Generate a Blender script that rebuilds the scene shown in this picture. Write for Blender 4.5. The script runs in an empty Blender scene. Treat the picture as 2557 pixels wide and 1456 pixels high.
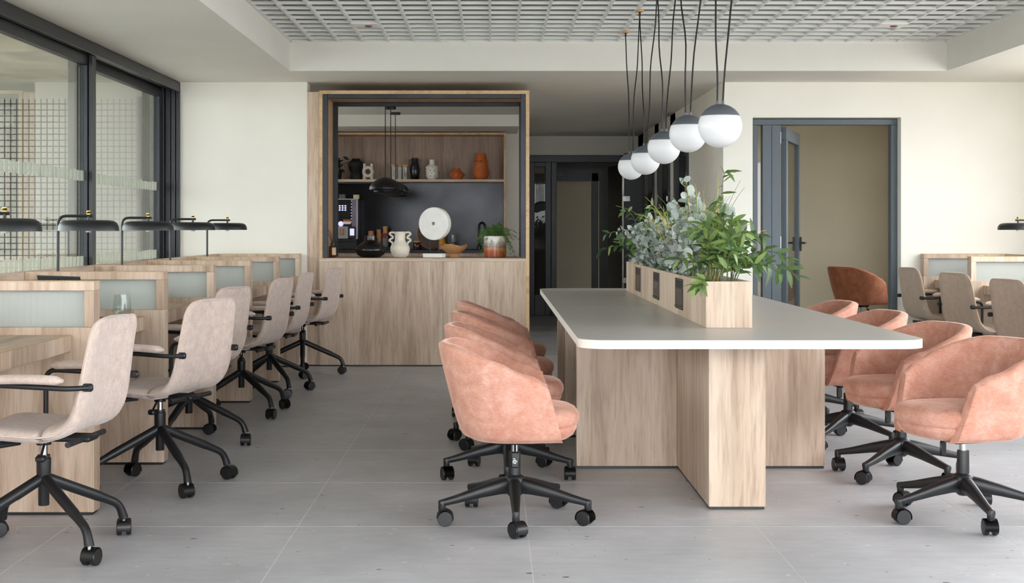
import bpy, bmesh, math, random
from mathutils import Vector, Matrix
random.seed(7)
PI = math.pi
S = bpy.context.scene
COL = S.collection

# ------------------------------------------------------------------ camera
FPX = 3335.0
CAMZ = 1.17
cam = bpy.data.cameras.new('camera')
cam.sensor_width = 36.0
cam.lens = FPX / 2557 * 36.0
cam.shift_x = 46.5 / 2557
cam.shift_y = -158 / 2557
cam.clip_end = 200
camo = bpy.data.objects.new('camera', cam)
COL.objects.link(camo)
camo.location = (0, 0, CAMZ)
camo.rotation_euler = (PI / 2, 0, 0)
S.camera = camo

# ------------------------------------------------------------------ world and exposure
W = bpy.data.worlds.new('sky'); S.world = W
W.use_nodes = True
bg = W.node_tree.nodes['Background']
bg.inputs[0].default_value = (0.93, 0.965, 1.0, 1)
bg.inputs[1].default_value = 3.0
S.view_settings.view_transform = 'Standard'
S.view_settings.look = 'None'
S.view_settings.gamma = 1.0
S.view_settings.use_curve_mapping = False
S.view_settings.exposure = 1.78
S.cycles.max_bounces = 10
S.cycles.diffuse_bounces = 6
S.cycles.transparent_max_bounces = 16
S.cycles.caustics_reflective = False
S.cycles.caustics_refractive = False


# ------------------------------------------------------------------ materials
def lin(c):
    return tuple(((v / 255) / 12.92 if v / 255 <= 0.04045 else ((v / 255 + 0.055) / 1.055) ** 2.4) for v in c) + (1.0,)

MATS = {}

def base_mat(name, rgb, rough=0.6, metal=0.0, spec=0.5):
    m = bpy.data.materials.new(name); m.use_nodes = True
    nt = m.node_tree; p = nt.nodes['Principled BSDF']
    p.inputs['Base Color'].default_value = lin(rgb)
    p.inputs['Roughness'].default_value = rough
    p.inputs['Metallic'].default_value = metal
    p.inputs['Specular IOR Level'].default_value = spec
    MATS[name] = m
    return m, nt, p

def N(nt, t, **kw):
    n = nt.nodes.new(t)
    for k, v in kw.items():
        if k in n.inputs: n.inputs[k].default_value = v
        else: setattr(n, k, v)
    return n

def coords(nt, scale=(1, 1, 1), world=False, rnd=True):
    tc = N(nt, 'ShaderNodeTexCoord')
    mp = N(nt, 'ShaderNodeMapping'); mp.inputs['Scale'].default_value = scale
    if world:
        g = N(nt, 'ShaderNodeNewGeometry'); nt.links.new(g.outputs['Position'], mp.inputs[0])
    else:
        nt.links.new(tc.outputs['Object'], mp.inputs[0])
    if rnd and not world:
        oi = N(nt, 'ShaderNodeObjectInfo')
        mu = N(nt, 'ShaderNodeMath', operation='MULTIPLY'); mu.inputs[1].default_value = 37.0
        nt.links.new(oi.outputs['Random'], mu.inputs[0])
        cb = N(nt, 'ShaderNodeCombineXYZ')
        for i in range(3): nt.links.new(mu.outputs[0], cb.inputs[i])
        nt.links.new(cb.outputs[0], mp.inputs['Location'])
    return mp

def ramp(nt, stops):
    r = N(nt, 'ShaderNodeValToRGB')
    e = r.color_ramp.elements
    while len(e) < len(stops): e.new(0.5)
    for i, (p, c) in enumerate(stops):
        e[i].position = p; e[i].color = lin(c)
    return r

def noise(nt, mp, scale, detail=3, rough=0.5, dist=0.0):
    n = N(nt, 'ShaderNodeTexNoise')
    n.inputs['Scale'].default_value = scale; n.inputs['Detail'].default_value = detail
    n.inputs['Roughness'].default_value = rough; n.inputs['Distortion'].default_value = dist
    nt.links.new(mp.outputs[0], n.inputs['Vector'])
    return n

def mixc(nt, fac, a, b, mode='MIX'):
    m = N(nt, 'ShaderNodeMix', data_type='RGBA', blend_type=mode)
    for s, i in ((fac, 0), (a, 6), (b, 7)):
        if isinstance(s, (int, float)): m.inputs[i].default_value = s
        elif isinstance(s, tuple): m.inputs[i].default_value = s
        else: nt.links.new(s, m.inputs[i])
    return m.outputs[2]

def bump(nt, p, src, strength=0.2, dist=0.002):
    b = N(nt, 'ShaderNodeBump'); b.inputs['Strength'].default_value = strength; b.inputs['Distance'].default_value = dist
    nt.links.new(src, b.inputs['Height']); nt.links.new(b.outputs[0], p.inputs['Normal'])

def plain(name, rgb, rough=0.6, metal=0.0, var=0.06, scale=6.0, bmp=0.0, spec=0.5, sheen=0.0):
    m, nt, p = base_mat(name, rgb, rough, metal, spec)
    mp = coords(nt, (1, 1, 1))
    n = noise(nt, mp, scale, 4)
    lo = tuple(max(0, v * (1 - var)) for v in rgb); hi = tuple(min(255, v * (1 + var)) for v in rgb)
    r = ramp(nt, [(0.3, lo), (0.7, hi)])
    nt.links.new(n.outputs[0], r.inputs[0]); nt.links.new(r.outputs[0], p.inputs['Base Color'])
    if bmp:
        n2 = noise(nt, mp, scale * 12, 2); bump(nt, p, n2.outputs[0], bmp, 0.002)
    if sheen:
        p.inputs['Sheen Weight'].default_value = sheen
        p.inputs['Sheen Roughness'].default_value = 0.4
    return m

def wood(name, scale, cols=None, rough=0.5):
    m, nt, p = base_mat(name, (200, 175, 150), rough)
    mp = coords(nt, scale)
    n1 = noise(nt, mp, 1.0, 5, 0.6, 0.6)
    r1 = ramp(nt, cols or [(0.22, (172, 147, 127)), (0.42, (194, 171, 150)), (0.56, (206, 185, 165)), (0.78, (216, 197, 179))])
    nt.links.new(n1.outputs[0], r1.inputs[0])
    mp2 = coords(nt, tuple(s * 5.0 for s in scale))
    n2 = noise(nt, mp2, 1.0, 3, 0.6, 0.2)
    r2 = ramp(nt, [(0.33, (204, 196, 190)), (0.55, (255, 255, 255))])
    nt.links.new(n2.outputs[0], r2.inputs[0])
    c = mixc(nt, 0.55, r1.outputs[0], r2.outputs[0], 'MULTIPLY')
    mp3 = coords(nt, tuple(s * 0.35 for s in scale))
    n3 = noise(nt, mp3, 1.0, 2, 0.5, 1.2)
    r3 = ramp(nt, [(0.36, (208, 198, 190)), (0.50, (255, 255, 255))])
    nt.links.new(n3.outputs[0], r3.inputs[0])
    c = mixc(nt, 0.5, c, r3.outputs[0], 'MULTIPLY')
    nt.links.new(c, p.inputs['Base Color'])
    bump(nt, p, n2.outputs[0], 0.06, 0.001)
    return m

WV = wood('oak_vertical', (11, 11, 0.9))
WH = wood('oak_along_y', (11, 0.9, 11))
WX = wood('oak_along_x', (0.9, 11, 11))
WE = wood('oak_edge', (16, 16, 16), [(0.2, (196, 160, 118)), (0.5, (207, 174, 132)), (0.8, (216, 186, 146))])

WALL = plain('wall_paint', (230, 227, 218), 0.8, var=0.012, scale=2.0, bmp=0.03, spec=0.25)
CEIL = plain('ceiling_paint', (228, 225, 218), 0.85, var=0.012, scale=1.5, spec=0.2)
LOUV = plain('louvre_paint', (228, 229, 227), 0.6, var=0.02, scale=3.0)
PLEN = plain('plenum_paint', (150, 152, 150), 0.85, var=0.03)
BEIG_DIM = plain('beige_dim_paint', (196, 186, 162), 0.85, var=0.02, scale=1.5)  # beige in the hall; on office walls, dim light over white put into colour
BLACK = plain('black_powder', (23, 24, 27), 0.42, var=0.06, scale=40)
CASTER = plain('black_plastic', (22, 22, 24), 0.38, var=0.06, scale=40)
STEEL = plain('raw_steel', (48, 50, 55), 0.36, 0.55, var=0.16, scale=3.5)
FRAME = plain('black_aluminium', (38, 40, 44), 0.38, 0.25, var=0.05, scale=5)
DOORF = plain('slate_paint', (79, 89, 97), 0.45, var=0.03, scale=3)
DARKF = plain('dark_frame', (52, 53, 58), 0.42, 0.2, var=0.06, scale=4)
CHROME = plain('chrome', (205, 205, 205), 0.14, 1.0, var=0.02)
BRASS = plain('brass', (205, 158, 78), 0.25, 1.0, var=0.04, scale=30)
TABLE = plain('table_laminate', (188, 182, 175), 0.34, var=0.012, scale=3)
TEDGE = plain('table_edge_band', (222, 214, 205), 0.5, var=0.01, scale=3)
CAPG = plain('lamp_cap_grey', (86, 90, 97), 0.5, var=0.03)
CORD = plain('black_cord', (16, 16, 16), 0.6, var=0.05)
WOODC = plain('canopy_wood', (196, 146, 92), 0.5, var=0.1, scale=30)
CERW = plain('cream_ceramic', (216, 208, 192), 0.45, var=0.05, scale=14, bmp=0.1)
CERWG = plain('white_ceramic', (226, 222, 212), 0.28, var=0.03, scale=20)
CERB = plain('black_ceramic', (17, 17, 19), 0.24, var=0.1, scale=20, bmp=0.12)
CERBM = plain('matte_black_ceramic', (16, 15, 15), 0.6, var=0.1, scale=20)
TERRA = plain('terracotta', (188, 98, 46), 0.7, var=0.07, scale=18, bmp=0.1)
STONE = plain('white_stone', (236, 235, 231), 0.6, var=0.025, scale=9)
SILV = plain('machine_silver', (175, 175, 178), 0.3, 0.7, var=0.03)
CONC = plain('concrete', (176, 168, 148), 0.85, var=0.14, scale=3.0, bmp=0.3)
PATIO = plain('patio_render', (190, 187, 176), 0.85, var=0.04, scale=2)
GROUND = plain('paving', (178, 176, 170), 0.85, var=0.06, scale=2)
RUST = plain('fence_iron', (32, 30, 30), 0.6, var=0.15, scale=12)
SOIL = plain('soil', (42, 32, 25), 0.95, var=0.3, scale=40, bmp=0.6)
AMBER = plain('amber_brown', (66, 34, 16), 0.15, var=0.05)
PAPER = plain('label_paper', (222, 204, 168), 0.7, var=0.03)
WHITEP = plain('white_plastic', (236, 236, 234), 0.4, var=0.01)
ORANGE = plain('orange_paper', (208, 104, 46), 0.6, var=0.08, scale=50)
MAROON = plain('maroon_paper', (118, 34, 40), 0.6, var=0.08, scale=50)
KRAFT = plain('kraft_paper', (176, 128, 84), 0.7, var=0.1, scale=50)
GREYP = plain('grey_paper', (112, 104, 102), 0.6, var=0.12, scale=50)
MUSTARD = plain('mustard', (206, 140, 28), 0.4, var=0.05)
DKBRN = plain('walnut', (78, 48, 32), 0.35, var=0.15, scale=9)
GROUT = plain('grout', (226, 224, 222), 0.8, var=0.04, scale=20)
NAVY = plain('dark_grey_lid', (40, 42, 47), 0.4, 0.3, var=0.03)
STEMM = plain('stem_green', (84, 92, 60), 0.7, var=0.15, scale=20)
STEMB = plain('stem_brown', (96, 84, 68), 0.7, var=0.15, scale=20)
GRASSG = plain('grass_green', (88, 112, 48), 0.5, var=0.2, scale=8)
GRASSY = plain('grass_yellow', (196, 172, 62), 0.5, var=0.15, scale=8)


def leafmat(name, a, b, rough=0.45):
    m, nt, p = base_mat(name, a, rough)
    oi = N(nt, 'ShaderNodeObjectInfo')
    mp = coords(nt)
    n = noise(nt, mp, 30, 3)
    add = N(nt, 'ShaderNodeMath', operation='MULTIPLY_ADD'); add.inputs[1].default_value = 0.35
    nt.links.new(n.outputs[0], add.inputs[0]); nt.links.new(oi.outputs['Random'], add.inputs[2])
    r = ramp(nt, [(0.1, a), (1.0, b)])
    nt.links.new(add.outputs[0], r.inputs[0]); nt.links.new(r.outputs[0], p.inputs['Base Color'])
    tr = N(nt, 'ShaderNodeBsdfTranslucent'); nt.links.new(r.outputs[0], tr.inputs[0])
    mx = N(nt, 'ShaderNodeMixShader'); mx.inputs[0].default_value = 0.22
    out = nt.nodes['Material Output']
    nt.links.new(p.outputs[0], mx.inputs[1]); nt.links.new(tr.outputs[0], mx.inputs[2]); nt.links.new(mx.outputs[0], out.inputs[0])
    return m

LEAFG = leafmat('leaf_green', (50, 84, 46), (132, 156, 84))
LEAFD = leafmat('leaf_dark_green', (40, 66, 40), (84, 118, 66))
LEAFE = leafmat('leaf_eucalyptus', (108, 120, 114), (196, 203, 196))
LEAFEP = leafmat('leaf_eucalyptus_pale', (146, 160, 150), (212, 218, 210))
FERN = leafmat('fern_green', (40, 84, 36), (104, 148, 70))
POTH = leafmat('pothos_dark', (20, 30, 18), (34, 48, 28))


def felt(name, a, b, c):
    m, nt, p = base_mat(name, b, 0.9, 0, 0.2)
    mp = coords(nt)
    n1 = noise(nt, mp, 28, 5, 0.7); n2 = noise(nt, mp, 240, 3, 0.7)
    ad = N(nt, 'ShaderNodeMath', operation='ADD'); nt.links.new(n1.outputs[0], ad.inputs[0]); nt.links.new(n2.outputs[0], ad.inputs[1])
    hf = N(nt, 'ShaderNodeMath', operation='MULTIPLY'); hf.inputs[1].default_value = 0.5; nt.links.new(ad.outputs[0], hf.inputs[0])
    r = ramp(nt, [(0.35, a), (0.5, b), (0.65, c)])
    nt.links.new(hf.outputs[0], r.inputs[0]); nt.links.new(r.outputs[0], p.inputs['Base Color'])
    p.inputs['Sheen Weight'].default_value = 0.25
    bump(nt, p, n2.outputs[0], 0.35, 0.002)
    return m

FELT = felt('beige_felt', (176, 156, 145), (198, 179, 168), (214, 198, 188))
FELTD = felt('taupe_velour', (166, 146, 128), (178, 158, 140), (190, 171, 152))

def velvet(name, a, b, c):
    m, nt, p = base_mat(name, b, 0.75, 0, 0.2)
    mp = coords(nt, (1, 1, 1.0))
    n1 = noise(nt, mp, 13, 6, 0.7, 0.3)
    mp2 = coords(nt, (60, 60, 190)); n2 = noise(nt, mp2, 1, 3, 0.7)
    ad = N(nt, 'ShaderNodeMath', operation='MULTIPLY_ADD'); ad.inputs[1].default_value = 0.45
    nt.links.new(n2.outputs[0], ad.inputs[0]); nt.links.new(n1.outputs[0], ad.inputs[2])
    sb = N(nt, 'ShaderNodeMath', operation='SUBTRACT'); sb.inputs[1].default_value = 0.22; nt.links.new(ad.outputs[0], sb.inputs[0])
    r = ramp(nt, [(0.28, a), (0.5, b), (0.72, c)])
    nt.links.new(sb.outputs[0], r.inputs[0]); nt.links.new(r.outputs[0], p.inputs['Base Color'])
    p.inputs['Sheen Weight'].default_value = 0.6
    p.inputs['Sheen Roughness'].default_value = 0.35
    p.inputs['Sheen Tint'].default_value = lin((255, 214, 196))
    bump(nt, p, n2.outputs[0], 0.25, 0.002)
    return m

VELV = velvet('pink_velvet', (180, 121, 101), (196, 143, 124), (209, 164, 148))
VELVR = velvet('rust_velvet', (150, 88, 62), (166, 104, 76), (180, 120, 92))

def mk_floor():
    m, nt, p = base_mat('floor_tile', (178, 178, 182), 0.42)
    mp = coords(nt, (1, 1, 1), world=True)
    n1 = noise(nt, mp, 1.6, 6, 0.6)
    r1 = ramp(nt, [(0.3, (172, 174, 178)), (0.55, (190, 191, 195)), (0.75, (203, 204, 208))])
    nt.links.new(n1.outputs[0], r1.inputs[0])
    mp4 = coords(nt, (6, 22, 6), world=True); n4 = noise(nt, mp4, 1.0, 4, 0.7)
    r4 = ramp(nt, [(0.35, (243, 242, 242)), (0.6, (255, 255, 255))]); nt.links.new(n4.outputs[0], r4.inputs[0])
    c = mixc(nt, 0.9, r1.outputs[0], r4.outputs[0], 'MULTIPLY')
    for sc, th, dark, sel in ((8.0, 0.050, (66, 68, 74), 0.45), (17.0, 0.055, (92, 88, 84), 0.62), (13.0, 0.06, (222, 220, 218), 0.5)):
        v = N(nt, 'ShaderNodeTexVoronoi'); v.inputs['Scale'].default_value = sc
        mpv = coords(nt, (1, 1.5, 1), world=True); nt.links.new(mpv.outputs[0], v.inputs['Vector'])
        sp = N(nt, 'ShaderNodeSeparateColor'); nt.links.new(v.outputs['Color'], sp.inputs[0])
        # speck size grows with the cell's random value
        th_n = N(nt, 'ShaderNodeMapRange'); th_n.inputs['From Min'].default_value = sel; th_n.inputs['From Max'].default_value = 1.0
        th_n.inputs['To Min'].default_value = 0.0; th_n.inputs['To Max'].default_value = th * 2.2
        nt.links.new(sp.outputs[0], th_n.inputs['Value'])
        lt = N(nt, 'ShaderNodeMath', operation='LESS_THAN'); nt.links.new(v.outputs['Distance'], lt.inputs[0]); nt.links.new(th_n.outputs[0], lt.inputs[1])
        f = N(nt, 'ShaderNodeMath', operation='MULTIPLY'); f.inputs[1].default_value = 0.8; nt.links.new(lt.outputs[0], f.inputs[0])
        c = mixc(nt, f.outputs[0], c, lin(dark))
    nt.links.new(c, p.inputs['Base Color'])
    rr = N(nt, 'ShaderNodeMapRange'); rr.inputs['To Min'].default_value = 0.34; rr.inputs['To Max'].default_value = 0.52
    nt.links.new(n1.outputs[0], rr.inputs['Value']); nt.links.new(rr.outputs[0], p.inputs['Roughness'])
    return m
FLOORM = mk_floor()

def thin_glass(name, tint=(225, 235, 232), ior=1.5, rough=0.0, gain=1.0):
    m = bpy.data.materials.new(name); m.use_nodes = True
    nt = m.node_tree; nt.nodes.remove(nt.nodes['Principled BSDF'])
    tr = N(nt, 'ShaderNodeBsdfTransparent'); tr.inputs[0].default_value = lin(tint)
    gl = N(nt, 'ShaderNodeBsdfGlossy'); gl.inputs['Roughness'].default_value = rough
    ge = N(nt, 'ShaderNodeNewGeometry')
    dt = N(nt, 'ShaderNodeVectorMath', operation='DOT_PRODUCT')
    nt.links.new(ge.outputs['Incoming'], dt.inputs[0]); nt.links.new(ge.outputs['Normal'], dt.inputs[1])
    ab = N(nt, 'ShaderNodeMath', operation='ABSOLUTE'); nt.links.new(dt.outputs['Value'], ab.inputs[0])
    om = N(nt, 'ShaderNodeMath', operation='SUBTRACT'); om.inputs[0].default_value = 1.0; nt.links.new(ab.outputs[0], om.inputs[1])
    pw = N(nt, 'ShaderNodeMath', operation='POWER'); pw.inputs[1].default_value = 5.0; nt.links.new(om.outputs[0], pw.inputs[0])
    r0 = ((ior - 1) / (ior + 1)) ** 2
    mu = N(nt, 'ShaderNodeMath', operation='MULTIPLY_ADD'); mu.inputs[1].default_value = (1 - r0) * gain; mu.inputs[2].default_value = r0 * gain; mu.use_clamp = True
    nt.links.new(pw.outputs[0], mu.inputs[0])
    mx = N(nt, 'ShaderNodeMixShader'); nt.links.new(mu.outputs[0], mx.inputs[0])
    nt.links.new(tr.outputs[0], mx.inputs[1]); nt.links.new(gl.outputs[0], mx.inputs[2])
    nt.links.new(mx.outputs[0], nt.nodes['Material Output'].inputs[0])
    return m
GLASS = thin_glass('window_glass', (236, 239, 237), 1.5, 0.0, 2.0)
GLASSC = thin_glass('clear_glass', (250, 252, 251), 1.4)
GLASSD = thin_glass('smoked_glass', (205, 205, 200), 1.5, 0.0, 0.35)
WATER = thin_glass('water', (244, 249, 250), 1.33)

def frosted(name, rgb, tr=0.5, ribs=False):
    m, nt, p = base_mat(name, rgb, 0.35)
    t = N(nt, 'ShaderNodeBsdfTranslucent'); t.inputs[0].default_value = lin(rgb)
    mx = N(nt, 'ShaderNodeMixShader'); mx.inputs[0].default_value = tr
    nt.links.new(p.outputs[0], mx.inputs[1]); nt.links.new(t.outputs[0], mx.inputs[2])
    nt.links.new(mx.outputs[0], nt.nodes['Material Output'].inputs[0])
    if ribs:
        mp = coords(nt, (1, 1, 1), rnd=False); w = N(nt, 'ShaderNodeTexWave'); w.inputs['Scale'].default_value = 60
        nt.links.new(mp.outputs[0], w.inputs['Vector']); bump(nt, p, w.outputs[1], 0.3, 0.002)
    return m
FROST = frosted('ribbed_frosted_glass', (212, 217, 213), 0.45, True)
FILM = frosted('frosted_film', (200, 203, 194), 0.5)
OPAL = frosted('opal_glass', (244, 244, 246), 0.3)

def emit(name, rgb, s):
    m = bpy.data.materials.new(name); m.use_nodes = True
    p = m.node_tree.nodes['Principled BSDF']
    p.inputs['Base Color'].default_value = lin(rgb)
    p.inputs['Emission Color'].default_value = lin(rgb); p.inputs['Emission Strength'].default_value = s
    return m
SCREEN = emit('lit_screen', (214, 216, 255), .22)
LED = emit('led_violet', (206, 196, 255), .28)
EXITT = emit('exit_letters', (70, 84, 70), 0.02)

def weave():
    m, nt, p = base_mat('rattan', (190, 140, 90), 0.7)
    mp = coords(nt)
    a = N(nt, 'ShaderNodeTexWave', bands_direction='Z'); a.inputs['Scale'].default_value = 32; a.inputs['Distortion'].default_value = 3; a.inputs['Detail Scale'].default_value = 6
    nt.links.new(mp.outputs[0], a.inputs['Vector'])
    r = ramp(nt, [(0.2, (150, 100, 58)), (0.7, (206, 158, 106))]); nt.links.new(a.outputs[1], r.inputs[0])
    nt.links.new(r.outputs[0], p.inputs['Base Color']); bump(nt, p, a.outputs[1], 0.8, 0.004)
    return m
RATTAN = weave()

def glaze():
    m, nt, p = base_mat('layered_glaze', (200, 150, 110), 0.2)
    tc = N(nt, 'ShaderNodeTexCoord'); sx = N(nt, 'ShaderNodeSeparateXYZ'); nt.links.new(tc.outputs['Object'], sx.inputs[0])
    mp = coords(nt, (8, 8, 4), rnd=False); n = noise(nt, mp, 2, 3)
    a = N(nt, 'ShaderNodeMath', operation='MULTIPLY_ADD'); a.inputs[1].default_value = 0.03; nt.links.new(n.outputs[0], a.inputs[0]); nt.links.new(sx.outputs[2], a.inputs[2])
    mr = N(nt, 'ShaderNodeMapRange'); mr.inputs['From Min'].default_value = 0.015; mr.inputs['From Max'].default_value = 0.2; nt.links.new(a.outputs[0], mr.inputs['Value'])
    r = ramp(nt, [(0.0, (140, 58, 30)), (0.28, (176, 84, 40)), (0.42, (196, 132, 84)), (0.5, (134, 112, 104)), (0.68, (176, 160, 150)), (0.8, (226, 220, 212))])
    nt.links.new(mr.outputs[0], r.inputs[0]); nt.links.new(r.outputs[0], p.inputs['Base Color'])
    return m
GLAZE = glaze()


# ------------------------------------------------------------------ mesh helpers
def BM(): return bmesh.new()

def box(bm, x0, x1, y0, y1, z0, z1, bev=0.0, seg=1):
    v = [bm.verts.new((x, y, z)) for z in (z0, z1) for y in (y0, y1) for x in (x0, x1)]
    fs = [bm.faces.new([v[i] for i in q]) for q in ((0, 2, 3, 1), (4, 5, 7, 6), (0, 1, 5, 4), (2, 6, 7, 3), (0, 4, 6, 2), (1, 3, 7, 5))]
    if bev:
        ed = list({e for f in fs for e in f.edges})
        bmesh.ops.bevel(bm, geom=ed, offset=bev, segments=seg, affect='EDGES', profile=0.5)
    return bm

def ring_loft(bm, rings, closed=True, cap0=True, cap1=True):
    rows = [[bm.verts.new(p) for p in r] for r in rings]
    n = len(rows[0])
    for a, b in zip(rows, rows[1:]):
        for i in range(n if closed else n - 1):
            j = (i + 1) % n
            try: bm.faces.new((a[i], a[j], b[j], b[i]))
            except ValueError: pass
    if cap0: bm.faces.new(list(reversed(rows[0])))
    if cap1: bm.faces.new(rows[-1])
    return rows

def lathe(bm, prof, seg=32, c=(0, 0, 0), cap0=True, cap1=True, sx=1.0, sy=1.0):
    rings = [[(c[0] + r * sx * math.cos(2 * PI * i / seg), c[1] + r * sy * math.sin(2 * PI * i / seg), c[2] + z) for i in range(seg)] for r, z in prof]
    ring_loft(bm, rings, True, cap0, cap1)
    return bm

def tube(bm, pts, r, seg=8, caps=True, flat=1.0):
    P = [Vector(p) for p in pts]
    R = r if isinstance(r, (list, tuple)) else [r] * len(P)
    t0 = (P[1] - P[0]).normalized()
    up = Vector((0, 0, 1)) if abs(t0.z) < 0.9 else Vector((0, 1, 0))
    nrm = (up - t0 * up.dot(t0)).normalized()
    rings = []
    for i, p in enumerate(P):
        t = ((P[min(i + 1, len(P) - 1)] - P[i]).normalized() + (P[i] - P[max(i - 1, 0)]).normalized())
        t = t.normalized() if t.length > 1e-6 else t0
        nrm = (nrm - t * nrm.dot(t)).normalized()
        b = t.cross(nrm)
        rings.append([p + nrm * R[i] * flat * math.cos(2 * PI * k / seg) + b * R[i] * math.sin(2 * PI * k / seg) for k in range(seg)])
    ring_loft(bm, rings, True, caps, caps)
    return bm

def fillet(pts, rad, n=5):
    """round the corners of a polyline"""
    P = [Vector(p) for p in pts]; out = [P[0]]
    for a, b, c in zip(P, P[1:], P[2:]):
        d1 = (a - b); d2 = (c - b); r = min(rad, d1.length * .49, d2.length * .49)
        p1 = b + d1.normalized() * r; p2 = b + d2.normalized() * r
        for k in range(n + 1):
            t = k / n
            out.append((1 - t) ** 2 * p1 + 2 * t * (1 - t) * b + t * t * p2)
    out.append(P[-1])
    return out

def mesh(name, bm, mat, smooth=35):
    bmesh.ops.recalc_face_normals(bm, faces=bm.faces[:])
    me = bpy.data.meshes.new(name); bm.to_mesh(me); bm.free()
    me.materials.append(mat)
    if smooth:
        me.polygons.foreach_set('use_smooth', [True] * len(me.polygons))
        me.set_sharp_from_angle(angle=math.radians(smooth))
    return me

def inst(name, me, parent=None, loc=(0, 0, 0), rz=0.0, rot=None, scale=None):
    o = bpy.data.objects.new(name, me); COL.objects.link(o)
    o.parent = parent; o.location = loc
    o.rotation_euler = rot if rot is not None else (0, 0, rz)
    if scale: o.scale = scale
    return o

def part(name, bm, mat, parent=None, loc=(0, 0, 0), smooth=35, **kw):
    return inst(name, mesh(name, bm, mat, smooth), parent, loc, **kw)

def tag(o, label, cat, group=None):
    o['label'] = label; o['category'] = cat
    if group: o['group'] = group
    return o

def thing(name, label, cat, loc=(0, 0, 0), rz=0.0, group=None):
    o = bpy.data.objects.new(name, None); COL.objects.link(o)
    o.location = loc; o.rotation_euler = (0, 0, rz); o.empty_display_size = 0.1
    return tag(o, label, cat, group)

def struct(name, bm, mat, smooth=0, label=None):
    o = part(name, bm, mat, None, smooth=smooth); o['kind'] = 'structure'
    if label: o['label'] = label
    return o

def sroot(name, loc=(0, 0, 0), label=None):
    o = bpy.data.objects.new(name, None); COL.objects.link(o); o.location = loc; o['kind'] = 'structure'
    if label: o['label'] = label
    return o

def bpart(name, b, mat, parent, bev=0.0, smooth=0):
    bm = BM(); box(bm, *b, bev=bev)
    return part(name, bm, mat, parent, smooth=30 if bev else smooth)


# ------------------------------------------------------------------ room dimensions
ZC = 2.41            # ceiling
YB = 11.33           # back wall
XL = -2.667          # window wall
XR = 4.75            # right wall
YF = -1.6            # facade behind the camera
XCOR = 1.95          # corridor right wall
YE = 17.98           # corridor end
ZG = 2.638           # louvre underside
CX0, CX1, CY0, CY1 = -1.60, 3.574, -0.6, 10.52

# floor: grout bed with porcelain tiles laid on it
flo = struct('floor', box(BM(), XL - .2, XR + .2, YF, 22.0, -0.12, -0.0007), GROUT, label='grey speckled porcelain tile floor with pale joints')
tb = BM(); box(tb, -.4482, .4482, -.4482, .4482, -0.03, 0.0)
tile_me = mesh('floor_tile', tb, FLOORM, 0)
xs = [-.767 + .9 * k for k in range(-3, 7)]
ys = [5.24 + .9 * k for k in range(-10, 19)]
for y in ys:
    for x in xs:
        x0, x1 = max(x, XL - .16), min(x + .9, XR); y0, y1 = max(y, YF), min(y + .9, 22.0)
        if x1 - x0 < .02 or y1 - y0 < .02: continue
        if y > 11.5 and (x1 < -2.7): continue
        o = inst('floor_tile', tile_me, flo, ((x0 + x1) / 2, (y0 + y1) / 2, 0))
        if x1 - x0 < .899 or y1 - y0 < .899: o.scale = ((x1 - x0) / .9, (y1 - y0) / .9, 1)

# ceiling with coffer
bm = BM()
for b in ((XL - .25, CX0, YF, CY1), (CX1, XR + .1, YF, CY1), (CX0, CX1, YF, CY0), (XL - .25, XR + .1, CY1, 14.6), (.28, XR + .1, 14.6, 22.0)):
    box(bm, b[0], b[1], b[2], b[3], ZC, 3.1)
box(bm, XL - .25, .28, 14.6, 16.2, 2.285, 3.1)
ceil = struct('ceiling', bm, CEIL, label='pale plaster ceiling with a sunken rectangular coffer')
pln = part('plenum', box(BM(), CX0, CX1, CY0, CY1, 2.80, 3.1), PLEN, ceil, smooth=0)
# louvre blades
bb = BM(); box(bb, -.008, .008, CY0, CY1, ZG, ZG + .03); lb = mesh('louvre_blade', bb, LOUV, 0)
x = -1.4236
while x < CX1 - .01:
    inst('louvre_blade', lb, ceil, (x, 0, 0)); x += .2
bb = BM(); box(bb, CX0, CX1, -.005, .005, ZG + .001, ZG + .021); cb = mesh('louvre_crossblade', bb, LOUV, 0)
y = 10.36
while y > CY0:
    inst('louvre_crossblade', cb, ceil, (0, y, 0)); y -= .2
for nm, b in (('louvre_rim', (CX0, CX0 + .018, CY0, CY1, ZG, ZG + .02)), ('louvre_rim', (CX1 - .018, CX1, CY0, CY1, ZG, ZG + .02)), ('louvre_rim', (CX0, CX1, CY1 - .014, CY1, ZG, ZG + .02))):
    bpart(nm, b, LOUV, ceil)
for cx, where in ((-.9236, 'left'), (2.8764, 'right')):
    t = thing('ceiling_spotlight', 'square white plate with tiny copper spotlight lens at %s of ceiling grid' % where, 'spotlight', (cx, 9.66, ZG), 0, 'ceiling grid spotlights')
    bpart('plate', (-.098, .098, -.098, .098, -.004, .012), WHITEP, t, .002)
    part('lens', lathe(BM(), [(.026, -.001), (.026, -.006), (.02, -.008), (.014, -.004)], 20), plain('copper_lens', (150, 92, 76), .3, .9) if 'copper_lens' not in MATS else MATS['copper_lens'], t, (0.02, 0, -.004))

# walls
struct('wall_back_left', box(BM(), XL - .25, -1.58, YB, YB + .2, 0, ZC), WALL, label='white painted wall between the sliding window and the kitchen hatch')
bm = BM()
D0, D1, DZ = 2.2, 3.458, 2.11        # door niche in the right back wall
box(bm, XCOR, D0, YB, YB + .22, 0, ZC); box(bm, D1, XR + .1, YB, YB + .22, 0, ZC); box(bm, D0, D1, YB, YB + .22, DZ, ZC)
struct('wall_back_right', bm, WALL, label='white painted wall around the slate glazed door')
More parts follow.
